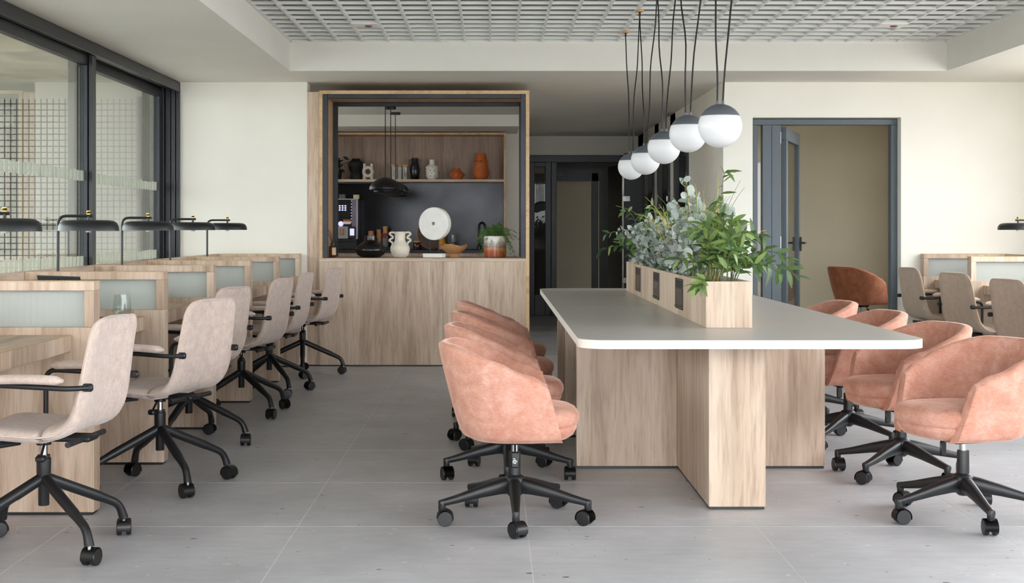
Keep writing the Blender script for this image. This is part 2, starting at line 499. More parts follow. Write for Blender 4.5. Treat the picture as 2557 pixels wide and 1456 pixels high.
# corridor right wall: pier, then glazed bays
bm = BM()
box(bm, XCOR, XCOR + .1, YB + .22, 13.32, 0, ZC)
for y0, y1 in ((14.32, 14.72), (15.75, 16.15), (17.2, YE)):
    box(bm, XCOR, XCOR + .1, y0, y1, 0, ZC)
box(bm, XCOR, XCOR + .1, 13.32, YE, 2.16, ZC)
struct('wall_corridor_right', bm, WALL)
bm = BM(); box(bm, .42, XCOR + .1, YE, YE + .15, 2.155, ZC)
struct('wall_corridor_end', bm, WALL, label='pale wall strip above the dark corridor doors')
bm = BM(); box(bm, -2.9, .42, 15.75, 16.0, 0, ZC); box(bm, .32, .42, 16.0, 22.0, 0, ZC)
struct('wall_kitchen_back', bm, WALL)
bm = BM()
for b in ((YB + .2, 12.8, 0, ZC), (14.6, 15.75, 0, ZC), (12.8, 14.6, 0, 1.1), (12.8, 14.6, 2.25, ZC)): box(bm, -2.9, -2.6, *b)  # leaves an unseen opening, added to bring daylight into kitchen and corridor
struct('wall_kitchen_left', bm, WALL)
# room behind the door
bm = BM(); box(bm, XCOR + .1, XR + .1, 14.9, 15.1, 0, ZC); box(bm, XCOR + .101, XCOR + .14, YB + .22, 13.3, 0, ZC)
struct('wall_office_back', bm, BEIG_DIM, label='office wall with dim light put into its beige tone, seen through the open door')
bm = BM(); box(bm, 4.7, 4.85, YB + .22, 14.9, 0, .9); box(bm, 4.7, 4.85, YB + .22, 14.9, 2.1, ZC); box(bm, 4.7, 4.85, YB + .22, 12.5, .9, 2.1); box(bm, 4.7, 4.85, 13.6, 14.9, .9, 2.1)  # unseen window opening added here to brighten the office
struct('wall_office_right', bm, BEIG_DIM)
# hall behind the corridor doors
struct('wall_hall_back', box(BM(), .42, 4.0, 21.5, 21.7, 0, ZC), BEIG_DIM, label='beige wall at the far end of the dark hall')
struct('wall_hall_right', box(BM(), 2.35, 2.45, YE + .15, 21.22, 0, ZC), DARKF)  # stops short of the back wall: unseen gap added to light the hall
struct('baseboard_hall', box(BM(), .42, 2.3, 21.48, 21.5, 0, .13), WALL)
# right window wall and facade behind the camera
bm = BM()
box(bm, XR, XR + .1, 10.4, YB, 0, ZC); box(bm, XR, XR + .1, YF, 10.4, 0, .95); box(bm, XR, XR + .1, YF, 10.4, 2.36, ZC)
struct('wall_right', bm, WALL)
wr = sroot('window_2')
for y in (YF + .05, 1.0, 3.4, 5.8, 8.1, 10.36):
    bpart('window_frame', (XR, XR + .08, y - .04, y + .04, .95, 2.36), FRAME, wr)
wr = sroot('window_3')
for x in (XL, -.8, 1.1, 3.0, XR):
    bpart('window_frame', (x - .04, x + .04, YF, YF + .08, 0, ZC), FRAME, wr)
struct('wall_left', box(BM(), XL - .25, XL - .0, YF, 2.0, 0, ZC), WALL)
gm = BM(); box(gm, -60, 60, -60, 60, -.35, -.13)
struct('ground', gm, GROUND)

# ------------------------------------------------------------------ sliding window on the left
w1 = sroot('window_1', label='black framed sliding window wall with frosted dash bands')
Y0W = 2.0
zt = 2.395
bpart('head_cover', (XL - .03, XL + .012, Y0W, YB - .002, 2.325, ZC - .005), FRAME, w1, .004)
bpart('head_track', (XL - .10, XL - .03, Y0W, YB, 2.345, ZC), FRAME, w1, .003)
bpart('head_track', (XL - .20, XL - .10, Y0W, YB, 2.36, ZC), FRAME, w1, .003)
for i, (a, b_, yy) in enumerate(((-.02, .012, .035), (-.055, -.022, .055), (-.105, -.06, .05), (-.15, -.11, .07), (-.20, -.155, .06))):
    bpart('jamb', (XL + a, XL + b_, YB - yy, YB, 0, 2.36), FRAME, w1, .003)
bpart('sill_track', (XL - .20, XL + .01, Y0W, YB, 0, .05), FRAME, w1, .003)
YM = 8.95
def sash(x0, x1, y0, y1, ztop):
    s = bpart('sash_rail', (x0, x1, y0, y1, ztop - .085, ztop), FRAME, w1, .003)
    bpart('sash_rail', (x0, x1, y0, y1, .05, .14), FRAME, w1, .003)
    for a in (y0, y1 - .075):
        bpart('sash_stile', (x0, x1, a, a + .075, .14, ztop - .085), FRAME, w1, .003)
    xm = (x0 + x1) / 2
    p = bpart('glass_pane', (xm - .004, xm + .004, y0 + .075, y1 - .075, .14, ztop - .085), GLASS, w1)
    return xm
xm = sash(XL - .095, XL - .045, 5.2, YM + .04, 2.345)
x2 = sash(XL - .175, XL - .125, YM - .035, YB - .09, 2.36)
sash(XL - .175, XL - .125, Y0W, 5.25, 2.36)
bpart('mullion', (XL - .04, XL - .012, YM - .02, YM + .055, .05, 2.345), FRAME, w1, .003)
def dashes(xp, y0, y1, z0, z1):
    bm = BM(); y = y0
    while y < y1 - .05:
        box(bm, xp - .0015, xp + .0015, y, y + .052, z0, z1 - .012 * random.random()); y += .077
    o = part('frosted_dashes', bm, FILM, w1, smooth=0); o['kind'] = 'stuff'
for xp, a, b_ in ((xm + .006, 5.3, YM - .04), (x2 + .006, YM + .06, YB - .18)):
    dashes(xp, a, b_, 1.485, 1.56); dashes(xp, a, b_, .92, .995)

# patio beyond the window
pt = struct('wall_patio', box(BM(), -9.0, -2.95, 13.9, 14.1, -.13, 2.9), PATIO, label='pale rendered patio wall behind the lattice')
bm = BM(); box(bm, -5.6, XL - .26, 2.0, 14.0, 2.72, 2.9)
so = struct('ceiling_patio', bm, CONC, label='bare concrete soffit over the patio')
for y in (6.4, 8.6, 10.8): bpart('concrete_beam', (-5.6, XL - .26, y, y + .18, 2.62, 2.72), CONC, so)
struct('wall_office_left', box(BM(), XCOR + .141, XCOR + .15, YB + .22, 13.3, 0, ZC), BEIG_DIM)
struct('floor_patio', box(BM(), -9.0, XL - .2, 2.0, 14.0, -.13, -.03), GROUND)
la = thing('lattice_screen', 'black square wire lattice screen standing outside the window', 'lattice', (0, 12.9, 0))
bm = BM(); x = -6.3
while x < -3.42:
    box(bm, x - .005, x + .005, -.004, .004, -.03, 2.42); x += .0585
z = .03
while z < 2.42:
    box(bm, -6.3, -3.44, -.010, -.004, z - .005, z + .005); z += .0585
o = part('wire_mesh', bm, RUST, la, smooth=0); o['kind'] = 'stuff'
for x in (-6.32, -3.42): bpart('lattice_post', (x - .02, x + .02, -.02, .02, -.03, 2.44), RUST, la)

# ------------------------------------------------------------------ slate glazed door on the right
d1 = sroot('door_1', (0, YB + .10, 0), 'slate blue glazed door standing open into the office')
def px(X, Y): return (X - 1232) * Y / FPX
yy = YB + .1
A = [px(v, yy) for v in (1880, 1892, 1904, 1950, 2225, 2241)]
zt = 2.095; zi = 1.17 + (570 - 312) * yy / FPX
bpart('door_frame', (A[0], A[5], 0, .09, zi, zt + .01), DOORF, d1, .003)
bpart('door_frame', (A[0], A[1], 0, .09, 0, zi), DOORF, d1, .003)
bpart('door_frame', (A[4], A[5], 0, .09, 0, zi), DOORF, d1, .003)
bpart('sidelight_stile', (A[2], (A[2] + A[3]) / 2 - .001, 0, .08, 0, zi), DOORF, d1, .003)
bpart('sidelight_stile', ((A[2] + A[3]) / 2 + .001, A[3], .004, .09, 0, zi), DOORF, d1, .003)
bpart('glass_pane', (A[1], A[2], .04, .046, .0, zi), GLASSC, d1)
leaf = part('door_leaf', box(BM(), 0, .93, -.045, 0.0, 1.93, zi - .012, .003), DOORF, d1, (A[3] + .02, .08, 0), rz=math.radians(70))
bpart('leaf_stile', (0, .1, -.045, 0, .01, 1.93), DOORF, leaf, .003)
bpart('leaf_stile', (.83, .93, -.045, 0, .01, 1.93), DOORF, leaf, .003)
bpart('leaf_rail', (.1, .83, -.045, 0, .01, .14), DOORF, leaf, .003)
bpart('leaf_pane', (.1, .83, -.026, -.02, .14, 1.93), GLASSC, leaf)
for s in (-1, 1):
    bm = BM(); y = -.0225 + s * .03
    box(bm, .865, .895, min(y, y + s * .008) - .004, max(y, y + s * .008) + .004, .96, 1.09, .003)
    part('handle_plate', bm, BLACK, leaf)
    part('door_handle', tube(BM(), fillet([(.88, y, 1.035), (.88, y + s * .05, 1.035), (.75, y + s * .05, 1.035)], .015), .009, 8), BLACK, leaf)
for z in (.3, 1.05, 1.95):
    part('hinge', lathe(BM(), [(.009, -.05), (.009, .05)], 10), CHROME, d1, (A[3] + .012, .075, z))

# ------------------------------------------------------------------ dark corridor doors
d2 = sroot('door_2', (0, YE - .05, 0), 'dark steel double door frame at the corridor end')
ye = YE - .05
B = [px(v, ye) for v in (1322, 1335, 1362, 1376, 1390, 1556, 1600)]
zt = 1.17 + (570 - 388) * ye / FPX; z2 = 1.17 + (570 - 405) * ye / FPX
bpart('door_frame', (B[0], XCOR, 0, .1, z2, zt), DARKF, d2, .004)
bpart('sidelight_stile', (B[0], B[1], .01, .09, 0, z2), DARKF, d2, .004)
bpart('sidelight_stile', (B[2], B[3], .01, .09, 0, z2), DARKF, d2, .004)
bpart('door_frame', (B[3] + .003, B[4], 0, .1, 0, z2), DARKF, d2, .004)
bpart('sidelight_rail', (B[1], B[2], .01, .09, 0, .28), DARKF, d2, .004)
bpart('sidelight_rail', (B[1], B[2], .01, .09, z2 - .06, z2), DARKF, d2, .004)
bpart('glass_pane', (B[1], B[2], .05, .056, .28, z2 - .06), GLASSD, d2)
bpart('door_frame', (B[5], B[5] + .07, 0, .1, 0, z2), DARKF, d2, .004)
lf = part('door_leaf', box(BM(), 0, .95, -.05, 0, 0.02, z2 - .02, .004), FRAME, d2, (B[5], .1, 0), rz=math.radians(97))
# polished upright pull bar at the corridor's right
pb = thing('pull_bar', 'tall polished steel pull bar fixed to the dark corridor door', 'door pull', (px(1556, 17.2), 17.2, 0))
part('bar', tube(BM(), [(0, 0, .25), (0, 0, 2.05)], .016, 10), plain('satin_steel', (232, 230, 224), .35, .35), pb)
for z in (.5, 1.55): bpart('bar_bracket', (-.01, .09, -.02, .02, z - .035, z + .035), CHROME, pb, .003)
bpart('door_panel', (.02, XCOR - px(1556, 17.2) - .03, .02, .07, .02, 2.14), FRAME, pb, .004)
d3 = sroot('door_3', (0, 20.2, 0), 'dark inner door frame in the hall')
C3 = [px(v, 20.2) for v in (1360, 1388, 1478, 1494)]
bpart('door_frame', (C3[0], 2.35, 0, .12, 1.17 + (570 - 452) * 20.2 / FPX, ZC), FRAME, d3)
bpart('door_frame', (C3[2], C3[3], 0, .12, 0, 2.0), DARKF, d3)
bpart('door_leaf', (C3[3] + .02, 2.35, .02, .1, 0, 1.9), FRAME, d3)
bpart('door_leaf', (.42, C3[0] + .01, .02, .1, 0, 2.0), FRAME, d3)
sg = thing('exit_sign', 'small dark exit sign with dim letters above the hall door', 'sign', (px(1386, 20.18), 20.184, 1.985))
bpart('sign_board', (-.16, .16, 0, .015, -.045, .045), BLACK, sg)
cu = bpy.data.curves.new('exit_text', 'FONT'); cu.body = 'SALIDA'; cu.size = .075; cu.align_x = 'CENTER'; cu.align_y = 'CENTER'; cu.extrude = .001
to = bpy.data.objects.new('exit_text', cu); COL.objects.link(to)
bpy.context.view_layer.update()
tme = bpy.data.meshes.new_from_object(to); bpy.data.objects.remove(to); tme.materials.clear(); tme.materials.append(EXITT)
inst('lettering', tme, sg, (0, -.003, 0), rot=(PI / 2, 0, 0))
# glazed bays in the corridor's right wall
for k, (y0, y1) in enumerate(((13.32, 14.32), (14.72, 15.75), (16.15, 17.2))):
    d = sroot('door_%d' % (4 + k), (XCOR, 0, 0), 'dark framed glazed bay in the corridor wall')
    bpart('door_frame', (-.02, .1, y0, y0 + .09, 0, 2.16), DARKF, d, .003)
    bpart('door_frame', (-.02, .1, y1 - .09, y1, 0, 2.16), DARKF, d, .003)
    bpart('door_frame', (-.02, .1, y0 + .09, y1 - .09, 2.07, 2.16), DARKF, d, .003)
    bpart('glass_pane', (.03, .036, y0 + .09, y1 - .09, 0.0, 2.07), GLASSD, d)
    bpart('blind_panel', (.07, .08, y0 + .09, y1 - .09, 0.0, 1.62), FRAME, d)

# ------------------------------------------------------------------ kitchen hatch
HY = 11.31; HD = .78; HX0, HX1 = -1.475, .305; HZ = 2.337; CZ = .916
hk = thing('kitchen_hatch', 'oak clad serving hatch with counter and black steel frame', 'counter', (0, HY, 0))
bpart('front_panel', (HX0, -.4285, 0, .03, .012, CZ - .028), WV, hk, .0015)
bpart('front_panel', (-.4265, HX1 - .03, 0, .03, .012, CZ - .028), WV, hk, .0015)
bpart('filler_panel', (-1.592, HX0 - .002, .02, .06, .012, HZ - .01), WV, hk, .0015)
bpart('counter_top', (HX0, HX1 - .03, -.004, HD, CZ - .028, CZ), WX, hk, .0015)
bpart('plinth', (-1.59, HX1, .03, HD, 0, .012), BLACK, hk)
bpart('side_board', (HX0, HX0 + .028, 0, HD, CZ, HZ), WE, hk, .001)
bpart('side_board', (HX1 - .03, HX1, 0, HD, .012, HZ), WE, hk, .001)
bpart('top_board', (HX0 + .028, HX1 - .03, 0, HD, HZ - .03, HZ), WE, hk, .001)
bpart('back_panel', (HX0, HX1 - .03, HD - .03, HD, .012, CZ - .028), WV, hk)
ix0, ix1, iz1 = HX0 + .028, HX1 - .03, HZ - .03
TB = .043
for y in (.002, HD - TB - .005):
    bpart('steel_post', (ix0, ix0 + TB, y, y + TB, CZ, iz1), STEEL, hk, .002)
    bpart('steel_post', (ix1 - TB, ix1, y, y + TB, CZ, iz1), STEEL, hk, .002)
    bpart('steel_rail', (ix0 + TB, ix1 - TB, y, y + TB, iz1 - .037, iz1), STEEL, hk, .002)

# back kitchen: base units, worktop, niche, splashback
KY = 15.75
kb = thing('kitchen_unit', 'oak kitchen base unit along the back wall', 'cabinet', (0, 15.1, 0))
for i in range(4):
    x0 = -2.59 + i * .68
    bpart('door_front', (x0 + .003, x0 + .677, 0, .02, .08, .89), WV, kb, .001)
bpart('carcass', (-2.59, .13, .02, .64, .0, .89), WX, kb)
kw = tag(bpart('worktop', (-2.59, .13, 15.07, KY - .001, .892, .925), BLACK, None, .002), 'black worktop along the kitchen back wall', 'worktop')
sb = tag(bpart('splashback', (-2.59, .118, KY - .022, KY - .004, .926, 1.70), plain('blackened_steel', (36, 36, 38), .2, .85, var=.25, scale=2.2), None), 'blackened steel splashback panel under the oak shelf', 'splashback')
nc = thing('wall_shelf', 'oak wall shelf niche above the splashback', 'shelf', (0, KY, 0))
bpart('shelf_board', (-2.59, .12, -.34, -.001, 1.705, 1.735), WX, nc, .001)
bpart('top_board', (-2.59, .145, -.34, -.001, 2.25, 2.275), WE, nc, .001)
bpart('side_board', (.12, .145, -.34, -.001, .93, 2.25), WE, nc, .001)
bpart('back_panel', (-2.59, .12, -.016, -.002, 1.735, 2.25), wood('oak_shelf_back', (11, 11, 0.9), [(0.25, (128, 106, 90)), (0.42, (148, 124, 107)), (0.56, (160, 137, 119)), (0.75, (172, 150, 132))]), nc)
SZ = 1.735


def on(x_px, Y): return px(x_px, Y)
def H(p, Y): return p * Y / FPX

# --- things on the shelf (Y about 15.55)
SY = 15.55
def vase(name, label, prof, x_px, mat, Y=SY, z=SZ, cat='vase', seg=28, group='vessels on the wall shelf'):
    t = thing(name, label, cat, (on(x_px, Y), Y, z), 0, group)
    part('body', lathe(BM(), prof, seg), mat, t, smooth=50)
    return t
def pp(lst, Y=SY):     # profile given in photo pixels
    return [(H(r, Y), H(h, Y)) for r, h in lst]
vase('terracotta_vase', 'tall terracotta vase with a beaded collar at right end of shelf', pp([(12, 0), (17, 5), (20, 15), (19, 27), (15, 40), (15.5, 46), (14, 52), (12.5, 64), (11, 66), (10, 60), (8, 40)]), 1201, TERRA)
tv = [o for o in S.objects if o.name.startswith('terracotta_vase')][0]
for k in range(12):
    a = 2 * PI * k / 12; part('bead', lathe(BM(), [(.001, -.014), (.01, -.009), (.0135, 0), (.01, .009), (.001, .014)], 8), TERRA, tv, (H(15.5, SY) * math.cos(a), H(15.5, SY) * math.sin(a), H(45, SY)))
sv = vase('terracotta_vase', 'small squat terracotta vase with round studs', pp([(11, 0), (15, 5), (17.5, 13), (13, 20), (8, 23), (8.5, 29), (7, 29), (6, 22)]), 1141, TERRA)
for k in range(9):
    a = 2 * PI * k / 9; part('stud', lathe(BM(), [(.001, -.02), (.014, -.012), (.019, 0), (.014, .012), (.001, .02)], 8), TERRA, sv, (H(15.5, SY) * math.cos(a), H(15.5, SY) * math.sin(a), H(12, SY)))
wv = vase('textured_vase', 'off white vase with rows of raised studs and narrow neck', pp([(10, 0), (13.5, 4), (14.5, 12), (14.5, 33), (12, 36), (7, 38), (6.5, 50), (5, 50), (4, 40)]), 1079, CERWG)
for row in range(4):
    for k in range(10):
        a = 2 * PI * (k + .5 * (row % 2)) / 10
        inst('stud', mesh('stud', lathe(BM(), [(.001, -.011), (.009, -.007), (.012, 0), (.009, .007), (.001, .011)], 6), CERWG), wv, (H(14, SY) * math.cos(a), H(14, SY) * math.sin(a), H(9 + 7 * row, SY)))
bv = vase('handled_vase', 'glossy black angular vase with two thin handles on shelf', pp([(9, 0), (10.5, 2), (13, 25), (8.5, 44), (8, 54), (6.5, 54), (5, 40)]), 1036, CERB, seg=8)
for s in (-1, 1):
    part('handle', tube(BM(), fillet([(s * H(7.5, SY), 0, H(50, SY)), (s * H(13.5, SY), 0, H(50, SY)), (s * H(13, SY), 0, H(28, SY))], .02), .006, 6), CERB, bv)
for i, (xp, rr) in enumerate(((983, 8), (998, 9), (1011, 9))):
    t = thing('glass_jar', ['left', 'middle', 'right'][i] + ' of three glass jars with wooden lids on shelf', 'jar', (on(xp, SY + .05 * (i % 2)), SY + .05 * (i % 2), SZ), 0, 'glass jars on the wall shelf')
    part('glass', lathe(BM(), pp([(rr - .5, 0), (rr, 2), (rr, 33), (rr - .6, 33), (rr - .6, 2)]), 20, cap1=False), GLASSC, t)
    part('lid', lathe(BM(), pp([(rr - .3, 33), (rr, 34), (rr, 37), (rr - .6, 38)]), 20), WOODC, t)
# ring vase
rv = thing('ring_vase', 'cream ring shaped vase with two spouts and two feet', 'vase', (on(919, SY), SY, SZ), 0, 'vessels on the wall shelf')
bm = BM(); R, r0 = H(10.8, SY), H(4.6, SY); zc = H(20, SY)
rings = [[((R + r0 * math.cos(b)) * math.cos(a), 1.3 * r0 * math.sin(b), zc + (R + r0 * math.cos(b)) * math.sin(a)) for b in [2 * PI * j / 10 for j in range(10)]] for a in [2 * PI * i / 28 for i in range(28)]]
rings.append(rings[0]); ring_loft(bm, rings, True, False, False); bmesh.ops.remove_doubles(bm, verts=bm.verts[:], dist=1e-5)
part('ring', bm, CERW, rv, smooth=60)
for s in (-1, 1):
    part('spout', lathe(BM(), pp([(4.0, 27), (3.6, 40), (2.6, 40), (2.4, 30)]), 12), CERW, rv, (s * H(9, SY), 0, 0))
    part('foot', lathe(BM(), pp([(4.4, 0), (4.2, 12)]), 12), CERW, rv, (s * H(9, SY), 0, 0))
# dark lobed vase and trailing plant
dv = thing('lobed_vase', 'matte black bulbous sculptural vase on shelf beside trailing plant', 'vase', (on(889, SY + .03), SY + .03, SZ), 0, 'vessels on the wall shelf')
part('body', lathe(BM(), pp([(14, 0), (15, 8), (12.5, 18), (16, 24), (20.5, 34), (18, 44), (11, 49), (10, 53), (8, 53)]), 28), CERBM, dv)
pv = thing('trailing_plant', 'dark trailing leafy plant at left end of shelf', 'plant', (on(850, SY - .08), SY - .08, SZ))
part('pot', lathe(BM(), [(.06, 0), (.07, .1), (.06, .1)], 16), CERBM, pv, (-.05, 0, 0))
lm = BM()

vv = [lm.verts.new(p) for p in ((0, 0, 0), (.02, .03, .006), (.018, .055, .004), (0, .08, -.008), (-.018, .055, .004), (-.02, .03, .006))]
mid = lm.verts.new((0, .04, -.002))
for i in range(6): lm.faces.new((vv[i], vv[(i + 1) % 6], mid))
pothos_me = mesh('leaf', lm, POTH)
for k in range(46):
    a = random.uniform(-.6, 2.2); rr = random.uniform(.02, .16)
    inst('leaf', pothos_me, pv, (-.06 + rr * random.uniform(-.6, 1.5), random.uniform(-.12, .06), random.uniform(.02, .24)), rot=(random.uniform(-1.2, .9), random.uniform(-1, 1), random.uniform(0, 6.3)))
for k in range(5):
    part('stem', tube(BM(), [(-.05, 0, .1), (-.04 + .03 * k, -.03, .2), (.0 + .035 * k, -.06, .06 + .03 * k)], .003, 5), STEMM, pv)

# --- things on the back worktop (z .925)
WY, WZ = 15.35, .925
cm = thing('coffee_machine', 'black and silver automatic coffee machine with lit touch screen', 'coffee machine', (on(866, WY), WY, WZ))
def hx(p): return H(p - 866, WY)
def hz(p): return (570 - p) * WY / FPX + CAMZ - WZ
bpart('body', (hx(800), hx(893), .0, .36, .0, hz(497)), BLACK, cm, .01)
bpart('side_trim', (hx(890), hx(894), -.012, .0, hz(597), hz(496)), SILV, cm)
bpart('top_trim', (hx(800), hx(890), -.012, .0, hz(499), hz(496)), SILV, cm)
bpart('front_glass', (hx(800), hx(877), -.03, 0, hz(563), hz(499)), CERB, cm, .004)
bpart('side_column', (hx(879), hx(890), -.02, 0, hz(597), hz(499)), plain('mauve_steel', (120, 112, 124), .35, .6), cm)
scr = bpart('touch_screen', (hx(836), hx(867), -.034, -.0305, hz(529), hz(512)), CERB, cm)
for r_ in range(3):
    for c_ in range(4):
        bpart('screen_icon', (hx(840 + c_ * 7), hx(844.5 + c_ * 7), -.0355, -.0345, hz(516 + r_ * 5.2), hz(512.6 + r_ * 5.2)), SCREEN, scr)
for k in range(8):
    bpart('led', (hx(877.2), hx(878.8), -.034, -.03, hz(503.5 + k * 7.4), hz(501 + k * 7.4)), LED, cm)
bpart('card_slot', (hx(858), hx(877), -.05, -.03, hz(560), hz(553)), WHITEP, cm, .003)
bpart('card_slot_cover', (hx(858), hx(877), -.052, -.03, hz(552), hz(548)), ORANGE, cm, .003)
part('brew_button', lathe(BM(), [(.03, 0), (.03, .02), (.022, .03), (.0, .032)], 16, cap1=False), LED, cm, (hx(852), -.03, hz(559)), rot=(PI / 2, 0, 0))
bpart('brew_housing', (hx(838), hx(871), -.06, 0, hz(597), hz(565)), SILV, cm, .008)
bpart('spout', (hx(850), hx(861), -.08, -.06, hz(587), hz(570)), KRAFT, cm, .006)
pd = bpart('payment_terminal', (hx(872), hx(889), -.06, -.02, hz(596), hz(566)), BLACK, cm, .006)
bpart('terminal_screen', (hx(875), hx(886), -.064, -.0605, hz(588), hz(571)), SCREEN, pd)
bpart('drip_tray', (hx(838), hx(893), -.09, 0, 0, hz(604)), CASTER, cm, .006)
for (x0, x1, top, nm) in ((845, 860, 485, 'left'), (881, 895, 486, 'right')):
    t = tag(bpart('small_carton', (on(x0, WY), on(x1, WY), WY + .05, WY + .15, WZ + hz(497) + .001, WZ + hz(top)), PAPER if nm == 'right' else GREYP, None, .003), ('small pale carton' if nm == 'right' else 'grey box') + ' on top of the coffee machine', 'box')
cp = {}
def cupmesh(mat):
    if mat not in cp:
        cp[mat] = mesh('cup', lathe(BM(), pp([(6.2, 0), (7.4, 16), (7.8, 16.4), (7.8, 17.2), (7, 17.2), (5.8, 1)], WY), 18), mat)
    return cp[mat]
for (xp, n, mats, who, dy) in ((927, 7, (GREYP, ORANGE), 'left', .0), (946, 8, (GREYP, KRAFT), 'middle', .06), (962, 10, (GREYP, MAROON), 'right', .02)):
    t = thing('paper_cup_stack', '%s stack of printed paper cups beside the coffee machine' % who, 'paper cups', (on(xp, WY), WY + dy, WZ), 0, 'paper cup stacks')
    bpart('holder', (-.05, .05, -.04, .05, 0, .03), BLACK, t, .004)
    for k in range(n):
        m_ = mats[0] if k < n - 4 else mats[1]
        if k == n - 1: m_ = KRAFT
        inst('cup', cupmesh(m_), t, (.004 * math.sin(k * 1.7), 0, .03 + H(17.2, WY) + k * .0175), rot=(PI, 0, k * 1.3))
t = thing('spice_jar', 'small brown glass jar with wooden lid on back worktop', 'jar', (on(1041, WY), WY, WZ))
part('glass', lathe(BM(), pp([(8.5, 0), (9.5, 3), (9.5, 15), (8, 18), (7.4, 18)], WY), 18), AMBER, t)
part('lid', lathe(BM(), pp([(8.4, 18), (8.4, 22)], WY), 18), WOODC, t)
t = thing('serving_board', 'round dark walnut board leaning behind the white disc sculpture', 'board', (on(1078, WY + .2), WY + .2, WZ + .005))
part('disc', lathe(BM(), [(.165, -.008), (.17, -.004), (.17, .004), (.165, .008)], 48), DKBRN, t, (0, 0, .172), rot=(PI / 2 - .12, 0, 0))
part('rim', lathe(BM(), [(.171, -.010), (.1745, -.007), (.1745, .007), (.171, .010), (.168, .009), (.168, -.009)], 48, cap0=False, cap1=False), WOODC, t, (0, 0, .172), rot=(PI / 2 - .12, 0, 0))
tag(part('mustard_bottle', lathe(BM(), pp([(8, 0), (9, 1), (9, 22), (7, 26), (3.5, 28), (3.5, 32)], WY), 18), MUSTARD, None, (on(1104, WY + .05), WY + .05, WZ)), 'mustard yellow bottle half hidden behind the white disc', 'bottle')
t = thing('glass_carafe', 'clear lidded glass beside the mustard bottle', 'glass', (on(1131, WY), WY, WZ))
part('glass', lathe(BM(), pp([(8.5, 0), (9.2, 1), (9.2, 36), (8.6, 36), (8.4, 2)], WY), 20, cap1=False), GLASSC, t)
part('lid', lathe(BM(), pp([(8.4, 36), (8.4, 38)], WY), 20), GREYP, t)
part('contents', lathe(BM(), pp([(7.5, 1.5), (7.9, 2), (7.9, 20)], WY), 16), GREYP, t)
t = thing('kitchen_tap', 'black swan neck tap at the sink behind the fern', 'tap', (on(1196, WY + .2), WY + .2, WZ))
part('spout', tube(BM(), [(0, 0, 0), (0, 0, .26)] + [(.035 - .035 * math.cos(a), 0, .26 + .05 * math.sin(a)) for a in [PI * k / 8 for k in range(1, 9)]] + [(.07, 0, .22)], .013, 10), CERB, t)
part('tap_base', lathe(BM(), [(.025, 0), (.025, .03), (.016, .035)], 16), CERB, t)
part('tap_lever', tube(BM(), [(.0, 0, .05), (.06, 0, .055)], .011, 8), CHROME, t)

# --- things on the hatch counter (z .916)
LY, LZ = 11.62, CZ + .0005
def pl(lst): return pp(lst, LY)
t = thing('reed_diffuser', 'dark reed diffuser bottle with black sticks at left of hatch', 'diffuser', (on(831, LY), LY, LZ))
bpart('bottle', (-.03, .03, -.03, .03, 0, .1), AMBER, t, .006)
part('collar', lathe(BM(), [(.018, .1), (.018, .128)], 14), BLACK, t)
bpart('paper_label', (-.003, .031, -.0312, -.030, .022, .085), PAPER, t)
for k, (dx, dy, h) in enumerate(((-.055, .01, .24), (-.04, -.015, .25), (-.03, .02, .235), (-.012, .0, .22), (.02, .01, .26), (.012, -.01, .25))):
    part('reed', tube(BM(), [(dx * .1, dy * .1, .12), (dx, dy, h)], .0018, 5), BLACK, t)
bvz = thing('squat_vase', 'wide glossy black ribbed vase with short neck on hatch counter', 'vase', (on(925, LY), LY, LZ))
part('body', lathe(BM(), pl([(20, 0), (24, .8), (33, 7), (37, 15), (37.2, 21), (34, 28), (28, 33), (20, 37), (16, 40), (15.2, 44), (15.2, 54), (14, 54.5), (13, 53), (12.5, 44)]), 40), CERB, bvz, smooth=60)
for k in range(4):
    r_ = (36.6, 37.6, 37.4, 35.6)[k]; z_ = (14, 17, 21, 25.5)[k]
    part('rib', lathe(BM(), pl([(r_ - .5, z_ - .5), (r_ + .4, z_), (r_ - .5, z_ + .5)]), 40, cap0=False, cap1=False), CERB, bvz)
wvz = thing('wavy_handle_vase', 'cream round vase with wavy squiggle handles on hatch counter', 'vase', (on(999, LY), LY, LZ))
part('body', lathe(BM(), pl([(14, 0), (16, .6), (22, 8), (24.6, 18), (24, 26), (20.5, 33), (15, 38), (13, 43), (13, 54), (14, 64), (12.8, 64.5), (12, 55), (11.8, 44)]), 40), CERW, wvz, smooth=60)
for s in (-1, 1):
    pts = [(13.2, 61), (18, 62.5), (24, 62), (26.6, 58.5), (23, 55), (17.8, 51.5), (18.5, 48), (25, 45.5), (27, 42), (23.5, 39.5), (19.5, 38), (19.2, 34)]
    pts = fillet([(s * H(a, LY), 0, H(b_, LY)) for a, b_ in pts], .012, 4)
    part('handle', tube(BM(), pts, .0095, 8), CERW, wvz, smooth=60)
ds = thing('disc_sculpture', 'white stone disc with centre hole on two rods and white base', 'sculpture', (on(1086, LY), LY, LZ), math.radians(-24))
bpart('base', (-.098, .085, -.04, .04, 0, .034), STONE, ds, .002)
for x in (-.045, .035): part('rod', tube(BM(), [(x, 0, .034), (x, 0, .17)], .004, 8), STEEL, ds)
part('disc', lathe(BM(), [(.016, -.032), (.138, -.032), (.143, -.027), (.143, .027), (.138, .032), (.016, .032), (.016, -.032)], 56, cap0=False, cap1=False), STONE, ds, (0, 0, .293), rot=(PI / 2, 0, 0))
rb = thing('rattan_bowl', 'woven rattan footed bowl with wavy rim on hatch counter', 'bowl', (on(1133, LY), LY + .03, LZ))
bm = BM(); seg = 48; prof = pl([(14, 0), (15.5, .5), (13, 9), (17, 11), (26, 17), (33, 26), (33.6, 31), (32, 30), (25, 20), (10, 13)])
rings = []
